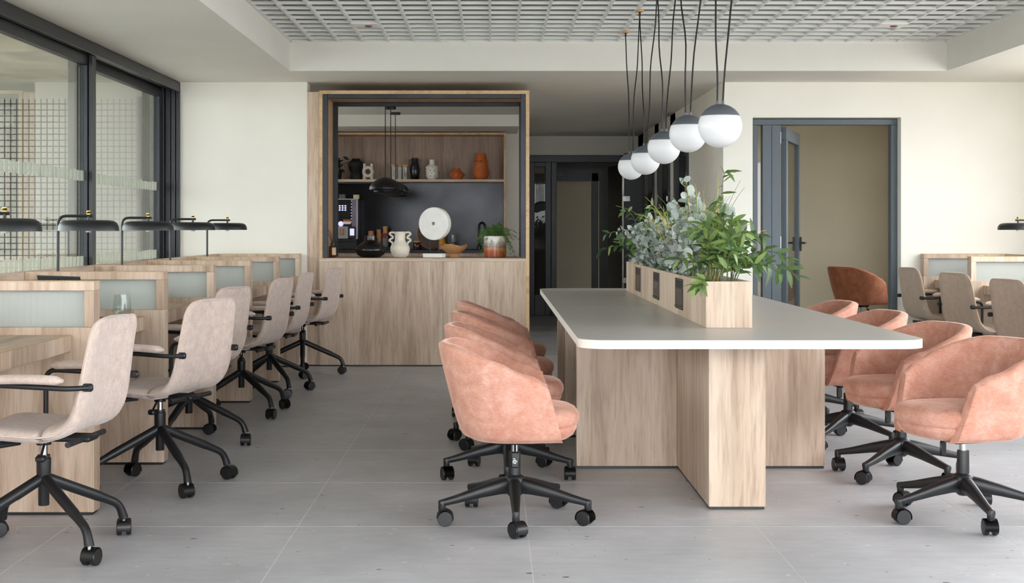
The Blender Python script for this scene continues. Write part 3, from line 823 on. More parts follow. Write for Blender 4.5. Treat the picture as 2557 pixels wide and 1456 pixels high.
for i, (r_, z_) in enumerate(prof):
    wv_ = {5: .5, 6: 1, 7: 1}.get(i, 0)
    rings.append([(r_ * math.cos(a), r_ * .9 * math.sin(a), z_ + wv_ * H(2.6, LY) * math.sin(3 * a + .9)) for a in [2 * PI * k / seg for k in range(seg)]])
ring_loft(bm, rings); part('basket', bm, RATTAN, rb, smooth=50)
fp = thing('fern_pot', 'asparagus fern in a glazed cream and rust banded pot', 'potted plant', (on(1236, LY), LY, LZ))
part('pot', lathe(BM(), pl([(26, 0), (27.5, .8), (28.2, 20), (28, 48), (27.4, 53), (26, 53.4), (25, 52), (25, 44)]), 40), GLAZE, fp, smooth=50)
part('soil', lathe(BM(), pl([(25, 44), (24, 46)]), 24), SOIL, fp)
bm = BM(); rf = random.Random(3)
for k in range(95):
    a = rf.uniform(0, 2 * PI); out = rf.uniform(.02, .15) * (1 if rf.random() < .75 else 1.25); drop = rf.uniform(-.09, .10) if out < .1 else rf.uniform(-.2, .05)
    p0 = Vector((.06 * math.cos(a) * rf.random(), .06 * math.sin(a) * rf.random(), H(48, LY)))
    p2 = Vector((out * 1.25 * math.cos(a), out * .9 * math.sin(a), H(52, LY) + drop)); p1 = (p0 + p2) / 2; p1.z = max(p0.z, p2.z) + .02 + .09 * rf.random()
    pts = [(1 - t_) ** 2 * p0 + 2 * t_ * (1 - t_) * p1 + t_ * t_ * p2 for t_ in [i / 9 for i in range(10)]]
    tube(bm, pts, .0011, 3, False)
    for i in range(2, 10):
        for j in range(7):
            d = Vector((rf.gauss(0, 1), rf.gauss(0, 1), rf.gauss(0, .8))).normalized(); n_ = d.orthogonal().normalized()
            q = pts[i] + d * .001; e = q + d * rf.uniform(.012, .026)
            w_ = n_ * .0016
            bm.faces.new([bm.verts.new(c) for c in (q - w_, q + w_, e + w_ * .3, e - w_ * .3)])
o = part('fern_fronds', bm, FERN, fp, smooth=0); o['kind'] = 'stuff'

# --- black pendants over the kitchen
dome = mesh('shade', lathe(BM(), [(.012, .13), (.03, .126), (.075, .112), (.12, .082), (.148, .045), (.157, .018), (.150, .004), (.142, .004), (.147, .02), (.138, .042), (.112, .075), (.07, .102), (.02, .116)], 44, cap0=True, cap1=True), BLACK, 60)
plate = mesh('inner_shade', lathe(BM(), [(.02, .035), (.07, .03), (.115, .012), (.122, -.006), (.114, -.02), (.06, -.03), (.012, -.031)], 36), BLACK, 60)
for i, Y in enumerate((12.97, 13.65, 14.3)):
    t = thing('black_pendant', ['nearest', 'middle', 'farthest'][i] + ' of three black dome pendants over the kitchen', 'pendant lamp', (-1.05, Y, 1.535), 0, 'black kitchen pendants')
    inst('shade', dome, t); inst('inner_shade', plate, t, (.01, 0, 0))
    part('cord', tube(BM(), [(0, 0, .13), (.001, 0, .5), (0, 0, ZC - 1.535 - .02)], .0045, 6), CORD, t)
    part('canopy', lathe(BM(), [(.055, ZC - 1.535 - .025), (.055, ZC - 1.535 - .0005)], 24), BLACK, t)

# ------------------------------------------------------------------ desk rows
PX0 = -1.628
PY = [5.442, 6.602, 7.765, 8.945, 10.12, 11.235]
ORD = ['first', 'second', 'third', 'fourth', 'fifth', 'sixth']
def partition(side, Y, label, last=False):
    """side -1 = left row, +1 = right row; built towards the window"""
    t = thing('desk_partition', label, 'partition', (side * abs(PX0) if side < 0 else 3.62, Y, 0), 0, 'oak desk partitions')
    s = side; L = .69; th = .085
    def b(name, a0, a1, y0, y1, z0, z1, mat, bev=.002):
        x0, x1 = sorted((s * a0, s * a1)); return bpart(name, (x0, x1, y0, y1, z0, z1), mat, t, bev)
    b('front_stile', 0, .04, 0, th, .766, .915, WV)
    b('rear_stile', L - .04, L, 0, th, .766, .915, WV)
    b('top_rail', 0, L, 0, th, .915, .952, WV)
    b('edge_band', .001, L, .004, th - .004, .952, .955, WE, 0)
    b('lower_panel', 0, L, 0, th, .012, .766, WV)
    b('foot_rail', .01, L, .006, th - .006, 0, .012, BLACK, 0)
    b('frosted_pane', .04, L - .04, th / 2 - .006, th / 2 + .006, .766, .915, FROST, 0)
    return t
for i, Y in enumerate(PY):
    partition(-1, Y, '%s oak desk partition from the camera in the left row' % ORD[i] if i < 5 else 'oak desk partition against the back wall in the left row')
for i, Y in enumerate((8.945, 10.12, 11.235)):
    if i == 0: continue
    partition(1, Y, ('oak desk partition against the back wall' if i == 2 else 'nearer oak desk partition') + ' in the right row')
def spine(side, y0, y1, label):
    x0, x1 = (PX0 - .69 - .035, PX0 - .691) if side < 0 else (4.311, 4.345)
    t = tag(bpart('desk_spine_panel', (x0, x1, y0, y1, 0, .955), WH, None, .002), label, 'panel')
spine(-1, 3.4, YB - .002, 'long oak spine panel behind the left desk row')
spine(1, 7.0, YB - .002, 'long oak spine panel behind the right desk row')
def desk(side, y0, y1, label):
    t = thing('carrel_desk', label, 'desk', ((PX0 if side < 0 else 3.62), y0, 0), 0, 'oak carrel desks')
    s = side
    def b(name, a0, a1, yy0, yy1, z0, z1, mat, bev=.002):
        x0, x1 = sorted((s * a0, s * a1)); return bpart(name, (x0, x1, yy0, yy1, z0, z1), mat, t, bev)
    L = y1 - y0
    b('desk_top', .112, .688, .002, L - .002, .712, .735, WH)
    b('front_apron', .092, .112, .002, L - .002, .668, .735, WV)
    b('under_rail', .112, .2, .002, L - .002, .672, .712, WV)
    b('edge_band', .0915, .113, .002, L - .002, .735, .7356, WE, 0)
ys_ = [4.28 + .085] + [y + .085 for y in PY[:5]]
dl = ['oak desk top in front of the first left partition', 'oak desk with open laptop and water glass in the left row', 'oak desk between second and third left partitions', 'oak desk between third and fourth left partitions', 'oak desk between fourth and fifth left partitions', 'oak desk nearest the back wall in the left row']
for i in range(6): desk(-1, ys_[i], PY[i], dl[i])
desk(1, 9.03, 10.12, 'oak desk in front of the nearer right partition'); desk(1, 10.205, 11.235, 'oak desk nearest the back wall in the right row')

# desk lamps
def desk_lamp(side, X, Y, label):
    t = thing('desk_lamp', label, 'desk lamp', (X, Y, .7355), 0, 'black desk lamps'); s = -side
    H0 = 1.232 - .7355
    part('foot', lathe(BM(), [(.045, 0), (.045, .008), (.012, .012)], 24), BLACK, t)
    part('pole', tube(BM(), fillet([(0, 0, .005), (0, 0, H0), (s * .175, 0, H0 - .0)], .045, 6), .0075, 10), BLACK, t)
    sh = part('lamp_shade', lathe(BM(), [(.02, .054), (.095, .054), (.122, .050), (.139, .040), (.148, .022), (.150, .0), (.146, .0), (.143, .022), (.130, .038), (.09, .048), (.02, .049)], 56), BLACK, t, (s * .155, 0, 1.157 - .7355), smooth=50)
    part('neck', lathe(BM(), [(.009, .05), (.007, .06), (.007, .075)], 12), BLACK, sh)
    part('brass_knob', lathe(BM(), [(.0095, .0), (.0095, .004), (.011, .006), (.0095, .008), (.011, .011), (.0095, .014), (.0095, .019)], 14), BRASS, sh, (0, 0, .0825))
    part('bulb_holder', lathe(BM(), [(.014, .045), (.014, -.006), (.012, -.008)], 14), WHITEP, sh)
ll = ['cut off by the left edge of the picture', 'behind the second left partition', 'behind the third left partition', 'behind the fourth left partition', 'farthest along the left desk row']
for i in range(5): desk_lamp(-1, -2.2, PY[i] + .145, 'black disc desk lamp ' + ll[i])
desk_lamp(1, 4.19, 10.27, 'black disc desk lamp on the right desk row')

# laptop and water glass
lp = thing('laptop', 'dark grey open laptop on the second left desk', 'laptop', (-1.93, 6.07, .7355), math.radians(-37))
bpart('base', (-.16, .16, .0, .225, .002, .016), NAVY, lp, .003)
bpart('keyboard', (-.14, .14, .02, .12, .016, .0185), BLACK, lp)
bpart('trackpad', (-.05, .05, .135, .205, .016, .0172), CASTER, lp)
lid = part('lid', box(BM(), -.16, .16, -.006, .0, 0, .215, .002), NAVY, lp, (0, -.001, .012), rot=(math.radians(14), 0, 0))
bpart('screen', (-.152, .152, .0, .0008, .012, .205), CERB, lid)
part('badge', lathe(BM(), [(.006, 0), (.006, .0008)], 12), CERB, lid, (0, -.0062, .195), rot=(PI / 2, 0, 0))
gl = thing('water_glass', 'stemless glass half full of water on the second left desk', 'glass', (-1.79, 6.44, .7355))
part('glass', lathe(BM(), [(.028, 0), (.036, .003), (.043, .03), (.043, .045), (.036, .116), (.0345, .116), (.041, .045), (.041, .03), (.034, .008)], 32), GLASSC, gl, smooth=50)
part('water', lathe(BM(), [(.033, .008), (.0405, .03), (.0405, .048)], 32), WATER, gl, smooth=50)

# ------------------------------------------------------------------ chairs
def caster_meshes():
    w = BM(); lathe(w, [(.02, -.009), (.028, -.009), (.030, -.006), (.030, .006), (.027, .009), (.012, .0095)], 24)
    wheel = mesh('wheel', w, CASTER, 40)
    f = BM()
    # hood between the wheels plus stem socket
    pts = [(.0335 * math.cos(a) - .012, .0335 * math.sin(a) + .030) for a in [PI * k / 10 for k in range(0, 12)]]
    r0 = [(x, -.0075, z) for x, z in pts] + [(-.02, -.0075, .02), (.0, -.0075, .02)]
    r1 = [(x, .0075, z) for x, z in pts] + [(-.02, .0075, .02), (.0, .0075, .02)]
    ring_loft(f, [r0, r1])
    hood = mesh('caster', f, CASTER, 40)
    h = BM()
    o0 = [(.034 * math.cos(a) - .012, y, .034 * math.sin(a) + .030) for y in (-.024, .024) for a in [PI * (k - 1) / 10 for k in range(13)]]
    n = 13
    a_ = [h.verts.new(p) for p in o0[:n]]; b_ = [h.verts.new(p) for p in o0[n:]]
    for i in range(n - 1): h.faces.new((a_[i], a_[i + 1], b_[i + 1], b_[i]))
    bmesh.ops.solidify(h, geom=h.faces[:], thickness=.003)
    hoodtop = mesh('hood', h, CASTER, 40)
    return wheel, hood, hoodtop
WHEEL, FORK, HOOD = caster_meshes()
socket = mesh('stem_pin', lathe(BM(), [(.007, .05), (.007, .075)], 10), CHROME)
def caster(parent, x, y, ang):
    c = inst('caster', FORK, parent, (x, y, 0), ang)
    for s in (-1, 1):
        inst('wheel', WHEEL, c, (-.012, s * .0175, .0302), rot=(PI / 2, 0, 0))
    inst('hood', HOOD, c); inst('stem_pin', socket, c)
    return c

# pink tub chair meshes (local +X is the front)
def sm(a, b_, t): t = max(0, min(1, t)); t = t * t * (3 - 2 * t); return a + (b_ - a) * t
def tub_mesh(mat):
    bm = BM(); NS = 48; z0 = .338
    def plan(s, h, inset=0.0):
        w = .225 + .075 * min(1, h * 1.15) ** .7 - inset
        b = .205 + .105 * h ** .8 - inset
        xf = .168 - .10 * h
        xs_ = -.02 - .03 * h
        a = abs(s)
        if a > .62:
            t = (a - .62) / .38
            x = xs_ + (xf - xs_) * t; y = w * (1 - .10 * t * t)
        else:
            th = a / .62 * PI / 2
            x = xs_ - (b + xs_) * math.cos(th) ** .92; y = w * math.sin(th) ** .92
        return x, y * (1 if s >= 0 else -1)
    def ztop(s):
        a = abs(s)
        return .722 - .004 * a - sm(0, .112, (a - .2) / .72) - .030 * max(0, (a - .86) / .14) ** 2
    rows = []
    TH = .058
    for i in range(NS + 1):
        s = -1 + 2 * i / NS
        zt_ = ztop(s); row = []
        for (h, ins) in ((0.0, .075), (0.0, .03), (.035, .008), (.09, 0), (.25, 0), (.45, 0), (.65, 0), (.82, 0), (.93, .001)):
            z = z0 + h * (zt_ - z0); hh = (z - z0) / (.722 - z0)
            x, y = plan(s, hh, ins); row.append((x, y, z if h > 0 else (z0 if ins < .05 else z0 - .003)))
        hh = (zt_ - z0) / (.722 - z0)
        for (dz, ins) in ((-.012, .006), (-.003, .018), (0, .03), (-.003, .042), (-.014, .053)):
            x, y = plan(s, hh, ins); row.append((x, y, zt_ + dz))
        for h in (.8, .6, .4, .25):
            z = z0 + h * (zt_ - z0); hh = (z - z0) / (.722 - z0)
            x, y = plan(s, hh, TH); row.append((x, y, z))
        rows.append(row)
    vr = [[bm.verts.new(p) for p in r] for r in rows]
    m = len(vr[0])
    for a, b_ in zip(vr, vr[1:]):
        for j in range(m - 1): bm.faces.new((a[j], a[j + 1], b_[j + 1], b_[j]))
    # rounded arm fronts
    for e, sgn in ((vr[0], -1), (vr[-1], 1)):
        c0 = [v.co.copy() for v in e]
        cen = sum(c0, Vector()) / m
        prev = e
        for (push, k) in ((.010, .92), (.016, .74)):
            cur = []
            for p in c0:
                q = cen + (p - cen) * 1.0
                # shrink across the thickness only
                q.y = cen.y + (p.y - cen.y) * k + 0
                q.x += push; q.z = p.z - (.006 if p.z > cen.z + .08 else 0) * (1 - k) * 4
                cur.append(bm.verts.new(q))
            for j in range(m - 1): bm.faces.new((prev[j], prev[j + 1], cur[j + 1], cur[j]))
            prev = cur
        bm.faces.new(prev)
    # underside
    bm.faces.new([r[0] for r in vr])
    return mesh('tub_shell', bm, mat, 60)
def superel(n, a, b_, p=2.6, cx=0.0):
    out = []
    for k in range(n):
        t = 2 * PI * k / n; c, s_ = math.cos(t), math.sin(t)
        out.append((cx + a * math.copysign(abs(c) ** (2 / p), c), b_ * math.copysign(abs(s_) ** (2 / p), s_)))
    return out
def cushion_mesh(mat):
    bm = BM(); rings = []
    for z, k in ((.337, .70), (.341, .82), (.354, .91), (.376, .965), (.388, .975), (.393, .955), (.398, .985), (.415, 1.015), (.436, 1.01), (.452, .96), (.463, .86), (.469, .62), (.471, .3)):
        rings.append([(x, y, z) for x, y in superel(44, .222 * k, .212 * k, 2.7, .032)])
    ring_loft(bm, rings)
    return mesh('seat_cushion', bm, mat, 60)
def pink_leg():
    bm = BM(); rings = []
    for (x, zc, w, h) in ((.018, .142, .024, .034), (.06, .139, .026, .030), (.14, .124, .021, .024), (.24, .101, .0165, .0165), (.295, .090, .0145, .0135), (.312, .087, .014, .013)):
        rings.append([(x, w * math.copysign(abs(math.cos(t)) ** .7, math.cos(t)), zc + h * math.copysign(abs(math.sin(t)) ** .7, math.sin(t))) for t in [2 * PI * k / 14 for k in range(14)]])
    ring_loft(bm, rings); m1 = mesh('leg', bm, BLACK, 45)
    return m1
PINK_LEG = pink_leg()
LEG_END = mesh('leg_socket', lathe(BM(), [(.0135, .098), (.015, .094), (.0145, .062), (.0135, .060)], 14), BLACK, 45)
PINK_COL = mesh('column', lathe(BM(), [(.018, .095), (.03, .105), (.040, .12), (.042, .165), (.036, .178), (.0245, .185), (.0235, .272), (.0225, .276)], 28), BLACK, 45)
PINK_GAS = mesh('gas_lift', lathe(BM(), [(.0145, .27), (.0145, .318)], 18), CHROME, 45)
PINK_MECH = mesh('tilt_mechanism', box(BM(), -.075, .075, -.055, .055, .310, .336, .006), BLACK, 40)
def paddle():
    bm = BM(); tube(bm, fillet([(0, -.04, .324), (0, -.10, .318), (0, -.125, .29)], .02), .0045, 6)
    box(bm, -.016, .016, -.133, -.123, .232, .296, .005)
    return mesh('lever', bm, CASTER, 40)
PADDLE = paddle()
def pictogram():
    bm = BM()
    for b in ((-.009, -.006, .252, .262), (-.004, .003, .250, .2525), (-.002, .001, .2525, .262), (-.006, .004, .262, .2645), (.005, .007, .254, .262), (-.008, .0, .268, .2705)):
        box(bm, b[0], b[1], -.1342, -.1332, b[2], b[3])
    return mesh('pictogram', bm, WHITEP, 0)
PICTO = pictogram()
TUB = tub_mesh(VELV); CUSH = cushion_mesh(VELV); TUBR = tub_mesh(VELVR); CUSHR = cushion_mesh(VELVR)

def pink_chair(x, y, face, base, label, rust=False, dz=0.0):
    t = thing('tub_chair', label, 'chair', (x, y, 0), math.radians(face), 'pink swivel tub chairs' if not rust else None)
    inst('tub_shell', TUBR if rust else TUB, t, (0, 0, dz)); inst('seat_cushion', CUSHR if rust else CUSH, t, (0, 0, dz))
    inst('tilt_mechanism', PINK_MECH, t, (0, 0, dz)); inst('gas_lift', PINK_GAS, t, (0, 0, 0), scale=(1, 1, 1) if not dz else (1, 1, 1.25))
    inst('column', PINK_COL, t)
    lv = inst('lever', PADDLE, t, (0, 0, dz)); inst('pictogram', PICTO, lv)
    for k in range(5):
        a = math.radians(base - face + 72 * k)
        l = inst('leg', PINK_LEG, t, (0, 0, 0), a)
        inst('leg_socket', LEG_END, l, (.302, 0, 0))
        caster(t, .302 * math.cos(a), .302 * math.sin(a), a + random.uniform(-2.6, 2.6))
    return t
pink_chair(.085, 5.35, 0, -90, 'pink velvet tub chair nearest the camera left of the table')
pink_chair(.072, 6.30, 2, -20, 'second pink velvet tub chair from the camera left of the table')
pink_chair(.07, 7.25, 4, -60, 'third pink velvet tub chair from the camera left of the table')
pink_chair(.065, 8.22, 5, -50, 'farthest pink velvet tub chair left of the table')
pink_chair(1.892, 5.38, 198, -90, 'pink velvet tub chair nearest the camera right of the table')
pink_chair(1.925, 6.30, 192, -66, 'second pink velvet tub chair from the camera right of the table')
pink_chair(1.925, 7.25, 186, -58, 'third pink velvet tub chair from the camera right of the table')
pink_chair(1.925, 8.22, 184, -80, 'farthest pink velvet tub chair right of the table')
pink_chair(px(2147, 13.4), 13.4, 24, -70, 'rust velvet tub chair inside the office behind the open door', True, .07)

# beige office chair meshes (local +X is the front)
def shell_mesh(mat):
    prof = [(.238, .432), (.215, .448), (.17, .456), (.08, .452), (-.02, .445), (-.10, .443), (-.155, .455), (-.195, .487), (-.217, .53), (-.230, .59), (-.241, .66), (-.252, .73), (-.265, .80), (-.275, .835), (-.280, .850)]
    P = []
    # resample
    for a, b_ in zip(prof, prof[1:]):
        for k in range(3): P.append((a[0] + (b_[0] - a[0]) * k / 3, a[1] + (b_[1] - a[1]) * k / 3))
    P.append(prof[-1])
    # smooth
    for _ in range(4):
        P = [P[0]] + [((a[0] + 2 * b_[0] + c[0]) / 4, (a[1] + 2 * b_[1] + c[1]) / 4) for a, b_, c in zip(P, P[1:], P[2:])] + [P[-1]]
    n = len(P); L = [0]
    for a, b_ in zip(P, P[1:]): L.append(L[-1] + math.hypot(b_[0] - a[0], b_[1] - a[1]))
    tot = L[-1]; NV = 16
    top, bot = [], []
    edge = []
    for i, (x, z) in enumerate(P):
        a = P[max(i - 1, 0)]; b_ = P[min(i + 1, n - 1)]
        tx, tz = b_[0] - a[0], b_[1] - a[1]; l = math.hypot(tx, tz); nx, nz = -tz / l, tx / l   # left normal
        if nz < 0 and i < n / 3: nx, nz = -nx, -nz
        d0, d1 = L[i], tot - L[i]
        w = .226 if z < .5 else sm(.226, .205, (z - .5) / .35)
        if d0 < .09: w *= .62 + .38 * math.sqrt(max(0, 1 - (1 - d0 / .09) ** 2))
        if d1 < .07: w *= .68 + .32 * math.sqrt(max(0, 1 - (1 - d1 / .07) ** 2))
        th = .050 * min(1, .35 + .65 * math.sqrt(min(1, d0 / .05))) if d0 < .05 else .050
        if z > .5: th = sm(.050, .036, (z - .5) / .3)
        if d1 < .03: th *= .45 + .55 * math.sqrt(d1 / .03)
        rt, rb_ = [], []
        for j in range(NV + 1):
            v = -1 + 2 * j / NV
            e = max(0, 1 - abs(v) ** 7) ** .5
            dish = (1 - v * v)
            up = th * .5 * (.25 + .75 * e)
            off = -.012 * dish if z < .5 else -.018 * dish
            # inner side faces the sitter
            sx_, sz_ = (nx, nz)
            if i >= n / 3 and sx_ < 0 and z > .46: pass
            rt.append((x + sx_ * (up + off), w * v, z + sz_ * (up + off)))
            rb_.append((x + sx_ * (-up + off * .8), w * v, z + sz_ * (-up + off * .8)))
        top.append(rt); bot.append(rb_)
        edge.append((x, w, z))
    bm = BM()
    T = [[bm.verts.new(p) for p in r] for r in top]; B_ = [[bm.verts.new(p) for p in r] for r in bot]
    for G in (T, B_):
        for a, b_ in zip(G, G[1:]):
            for j in range(NV): bm.faces.new((a[j], a[j + 1], b_[j + 1], b_[j]))
    for i in range(n - 1):
        for j in (0, NV): bm.faces.new((T[i][j], T[i + 1][j], B_[i + 1][j], B_[i][j]))
    for i in (0, n - 1):
        for j in range(NV): bm.faces.new((T[i][j], T[i][j + 1], B_[i][j + 1], B_[i][j]))
    me = mesh('shell', bm, mat, 70)
    # piping around the rim
    loop = [Vector((x, w, z)) for x, w, z in edge] + [Vector((x, -w, z)) for x, w, z in reversed(edge)]
    loop.append(loop[0])
    pm = mesh('piping', tube(BM(), loop, .0045, 6), mat, 60)
    return me, pm
SHELL, PIPING = shell_mesh(FELT); SHELLD, PIPINGD = shell_mesh(FELTD)
def armpad(mat):
    bm = BM(); rings = []
    for k in range(13):
        t = k / 12; x = .085 - .265 * t; e = max(.0, 1 - abs(2 * t - 1) ** 8) ** .5
        hw = .024 * (.45 + .55 * e); hh = .0165 * (.4 + .6 * e)
        rings.append([(x, hw * math.cos(a), .0165 + hh * math.copysign(abs(math.sin(a)) ** .8, math.sin(a)) + .004 * math.sin(PI * t)) for a in [2 * PI * q / 14 for q in range(14)]])
    ring_loft(bm, rings); return mesh('arm_pad', bm, mat, 60)
PAD, PADD = armpad(FELT), armpad(FELTD)
def armframe(s):
    return mesh('arm_frame', tube(BM(), fillet([(.03, s * .13, .412), (.075, s * .22, .412), (.105, s * .248, .415), (.105, s * .248, .630), (-.20, s * .248, .618), (-.262, s * .218, .620)], .045, 6), .0095, 10), BLACK, 50)
ARMF = {s: armframe(s) for s in (-1, 1)}
def armclip(s):
    bm = BM(); box(bm, -.275, -.238, s * .215 - .010, s * .215 + .010, .606, .634, .006); return mesh('arm_clip', bm, BLACK, 40)
ARMC = {s: armclip(s) for s in (-1, 1)}
BLEG = mesh('leg', tube(BM(), fillet([(.012, 0, .262), (.245, 0, .155), (.305, 0, .125), (.325, 0, .068)], .05, 6), [.0205, .0195, .0185, .0175, .017, .0165, .016, .016, .016, .0155, .0155, .0155, .0155, .0155, .016, .0175], 12), BLACK, 50)
BCOL = mesh('column', lathe(BM(), [(.0185, .165), (.0195, .168), (.0195, .235), (.025, .25), (.026, .335), (.0225, .338), (.0225, .348)], 24), BLACK, 45)
BGAS = mesh('gas_lift', lathe(BM(), [(.0135, .34), (.0135, .392)], 16), CHROME, 45)
def bmech():
    bm = BM(); box(bm, -.19, .12, -.045, .045, .402, .424, .006); lathe(bm, [(.026, .385), (.026, .403)], 16)
    tube(bm, [(-.16, -.16, .411), (-.16, .16, .411)], .011, 8); tube(bm, [(.09, -.16, .411), (.09, .16, .411)], .011, 8)
    return mesh('tilt_mechanism', bm, BLACK, 40)
BMECH = bmech()
def blever():
    bm = BM(); tube(bm, fillet([(-.02, .03, .405), (-.04, .09, .39), (-.05, .13, .365)], .03), .0045, 6)
    box(bm, -.066, -.034, .115, .15, .345, .368, .006); return mesh('lever', bm, CASTER, 40)
BLEV = blever()
TAGM = mesh('care_tag', box(BM(), .02, .06, -.2335, -.2315, .452, .468), WHITEP, 0)
def office_chair(x, y, face, base, label, dark=False, arm=True):
    t = thing('office_chair', label, 'chair', (x, y, 0), math.radians(face), 'beige office chairs')
    inst('shell', SHELLD if dark else SHELL, t); inst('piping', PIPINGD if dark else PIPING, t)
    for s in (-1, 1):
        inst('arm_frame', ARMF[s], t)
        inst('arm_pad', PADD if dark else PAD, t, (0, s * .248, .629))
        inst('arm_clip', ARMC[s], t)
    inst('tilt_mechanism', BMECH, t); inst('gas_lift', BGAS, t); inst('column', BCOL, t); inst('lever', BLEV, t)
    for k in range(4):
        a = math.radians(base - face + 90 * k)
        inst('leg', BLEG, t, (0, 0, 0), a)
        caster(t, .325 * math.cos(a), .325 * math.sin(a), a + random.uniform(-2.4, 2.4))
    if dark: inst('care_tag', TAGM, t)
    return t
LC = [(-1.632, 4.848, 174, 46, 'nearest the camera'), (-1.51, 6.05, 160, 35, 'turned from the second left desk'), (-1.655, 7.26, 164, 80, 'third from the camera at the left row'), (-1.59, 8.43, 170, 45, 'fourth from the camera at the left row'), (-1.59, 9.48, 175, 34, 'fifth from the camera at the left row'), (-1.525, 10.675, 170, 8, 'beside the kitchen hatch')]
for x, y, f, b_, lab in LC: office_chair(x, y, f, b_, 'beige felt office chair with armrests ' + lab)
RC = [(3.607, 10.76, 6, 20, 'nearest the slate door on the right'), (3.54, 9.55, 12, 50, 'in the middle of the right row'), (3.46, 8.35, 10, 30, 'cut off by the right picture edge')]
for x, y, f, b_, lab in RC: office_chair(x, y, f, b_, 'taupe office chair with armrests ' + lab, True)

# ------------------------------------------------------------------ meeting table
tb_ = thing('meeting_table', 'long greige meeting table on crossed oak slab legs', 'table', (1.0, 5.12, 0))
def rounded_slab(x0, x1, y0, y1, z0, z1, corners, r=.11, n=9):
    pts = []
    for (cx, cy, a0, on_) in ((x0, y0, PI, corners[0]), (x1, y0, 1.5 * PI, corners[1]), (x1, y1, 0, corners[2]), (x0, y1, .5 * PI, corners[3])):
        if not on_: pts.append((cx, cy)); continue
        ox = cx + (r if cx == x0 else -r); oy = cy + (r if cy == y0 else -r)
        for k in range(n + 1):
            a = a0 + PI / 2 * k / n; pts.append((ox + r * math.cos(a), oy + r * math.sin(a)))
    bm = BM(); ring_loft(bm, [[(x, y, z) for x, y in pts] for z in (z0, z1)]); return bm
TX0, TX1, TL = .33 - 1.0, 1.675 - 1.0, 4.44
SEAM = 7.43 - 5.12
for (a, b_, cor) in ((0, SEAM - .001, (1, 1, 0, 0)), (SEAM + .001, TL, (0, 0, 1, 1))):
    tp = part('table_top', rounded_slab(TX0, TX1, a, b_, .7065, .7395, cor), TEDGE, tb_, smooth=30)
    part('top_surface', rounded_slab(TX0 + .0005, TX1 - .0005, a + .0005, b_ - .0005, .7395, .7405, cor), TABLE, tp, smooth=30)
bpart('leg_slab', (.895 - 1, 1.132 - 1, .43, 4.05, .012, .7065), WV, tb_, .0015)
bpart('leg_foot', (.90 - 1, 1.127 - 1, .436, 4.04, 0, .012), BLACK, tb_)
for y in (6.50, 7.47, 8.40):
    for (x0, x1) in ((.405 - 1, .894 - 1), (1.133 - 1, 1.614 - 1)):
        bpart('leg_wing', (x0, x1, y - 5.12, y - 5.12 + .06, .012, .7065), WV, tb_, .0015)
        bpart('leg_foot', (x0 + .005, x1 - .005, y - 5.12 + .005, y - 5.12 + .055, 0, .012), BLACK, tb_)

# planter on the table
TZ = .741
pl_ = thing('table_planter', 'long oak planter box with three dark socket panels on the table', 'planter', (1.014, 5.745, TZ))
PW, PL_, PH = .099, 3.445, .20
bpart('front_board', (-PW, PW, 0, .012, 0, PH), WV, pl_, .001)
bpart('rear_board', (-PW, PW, PL_ - .012, PL_, 0, PH), WV, pl_, .001)
bpart('side_board', (PW - .012, PW, .0125, PL_ - .0125, 0, PH - .001), WV, pl_, .001)
bpart('side_board', (-PW, -PW + .012, .0125, PL_ - .0125, 0, PH - .001), WV, pl_, .001)
bpart('base_board', (-PW + .012, PW - .012, .0125, PL_ - .0125, 0, .012), WV, pl_)
bpart('soil', (-PW + .0125, PW - .0125, .013, PL_ - .013, .012, PH - .03), SOIL, pl_)
SOCK = plain('bronze_panel', (74, 64, 56), .3, .5, var=.06)
for (y0, y1) in ((8.30, 8.57), (7.36, 7.62), (6.44, 6.70)):
    a, b_ = y0 - 5.745, y1 - 5.745
    sp = bpart('socket_panel', (-PW - .004, -PW, a, b_, .032, .182), CASTER, pl_, .001)
    bpart('socket_door', (-PW - .006, -PW - .004, a + .012, b_ - .012, .052, .132), SOCK, sp)
    bpart('socket_sill', (-PW - .009, -PW - .004, a + .010, b_ - .010, .040, .048), SOCK, sp)
    for k in range(9):
        yb = a + .02 + k * (b_ - a - .04) / 9
        bpart('brush_slat', (-PW - .0065, -PW - .004, yb, yb + .011, .140, .172), NAVY, sp)

# ------------------------------------------------------------------ plants in the planter
def leafm(name, L, w, mat, cup=.12, droop=.15, n=5):
    bm = BM(); rows = []
    for i in range(n + 1):
        t = i / n; ww = w * math.sin(PI * min(1, t * .93 + .04)) ** (.75) * (1.15 - .45 * t) if i < n else 0.0
        z = -droop * L * t * t
        rows.append([bm.verts.new((-ww, L * t, z + cup * ww)), bm.verts.new((0, L * t, z)), bm.verts.new((ww, L * t, z + cup * ww))])
    for a, b_ in zip(rows, rows[1:]):
        for j in range(2): bm.faces.new((a[j], a[j + 1], b_[j + 1], b_[j]))
    bmesh.ops.remove_doubles(bm, verts=bm.verts[:], dist=1e-5)
    return mesh(name, bm, mat, 80)
def roundleaf(d, mat):
    bm = BM(); c = bm.verts.new((0, d * .5, -.06 * d)); v = []
    for k in range(9):
        a = 2 * PI * k / 9 - PI / 2; r = .5 * d * (1 + .07 * math.sin(2.3 * k))
        v.append(bm.verts.new((r * .92 * math.cos(a), d * .5 + r * math.sin(a), .05 * d * math.cos(2 * a))))
    for k in range(9): bm.faces.new((c, v[k], v[(k + 1) % 9]))
    return mesh('leaf', bm, mat, 80)
RUS = [leafm('leaf', .072, .0125, LEAFG), leafm('leaf', .058, .0115, LEAFG, .2, .3), leafm('leaf', .082, .0125, LEAFG, .1, .35)]
RUSB = [leafm('leaf', .06, .012, LEAFG), leafm('leaf', .05, .011, LEAFD, .2, .3)]
EUL = [roundleaf(.058, LEAFEP), roundleaf(.05, LEAFEP), roundleaf(.04, LEAFE)]
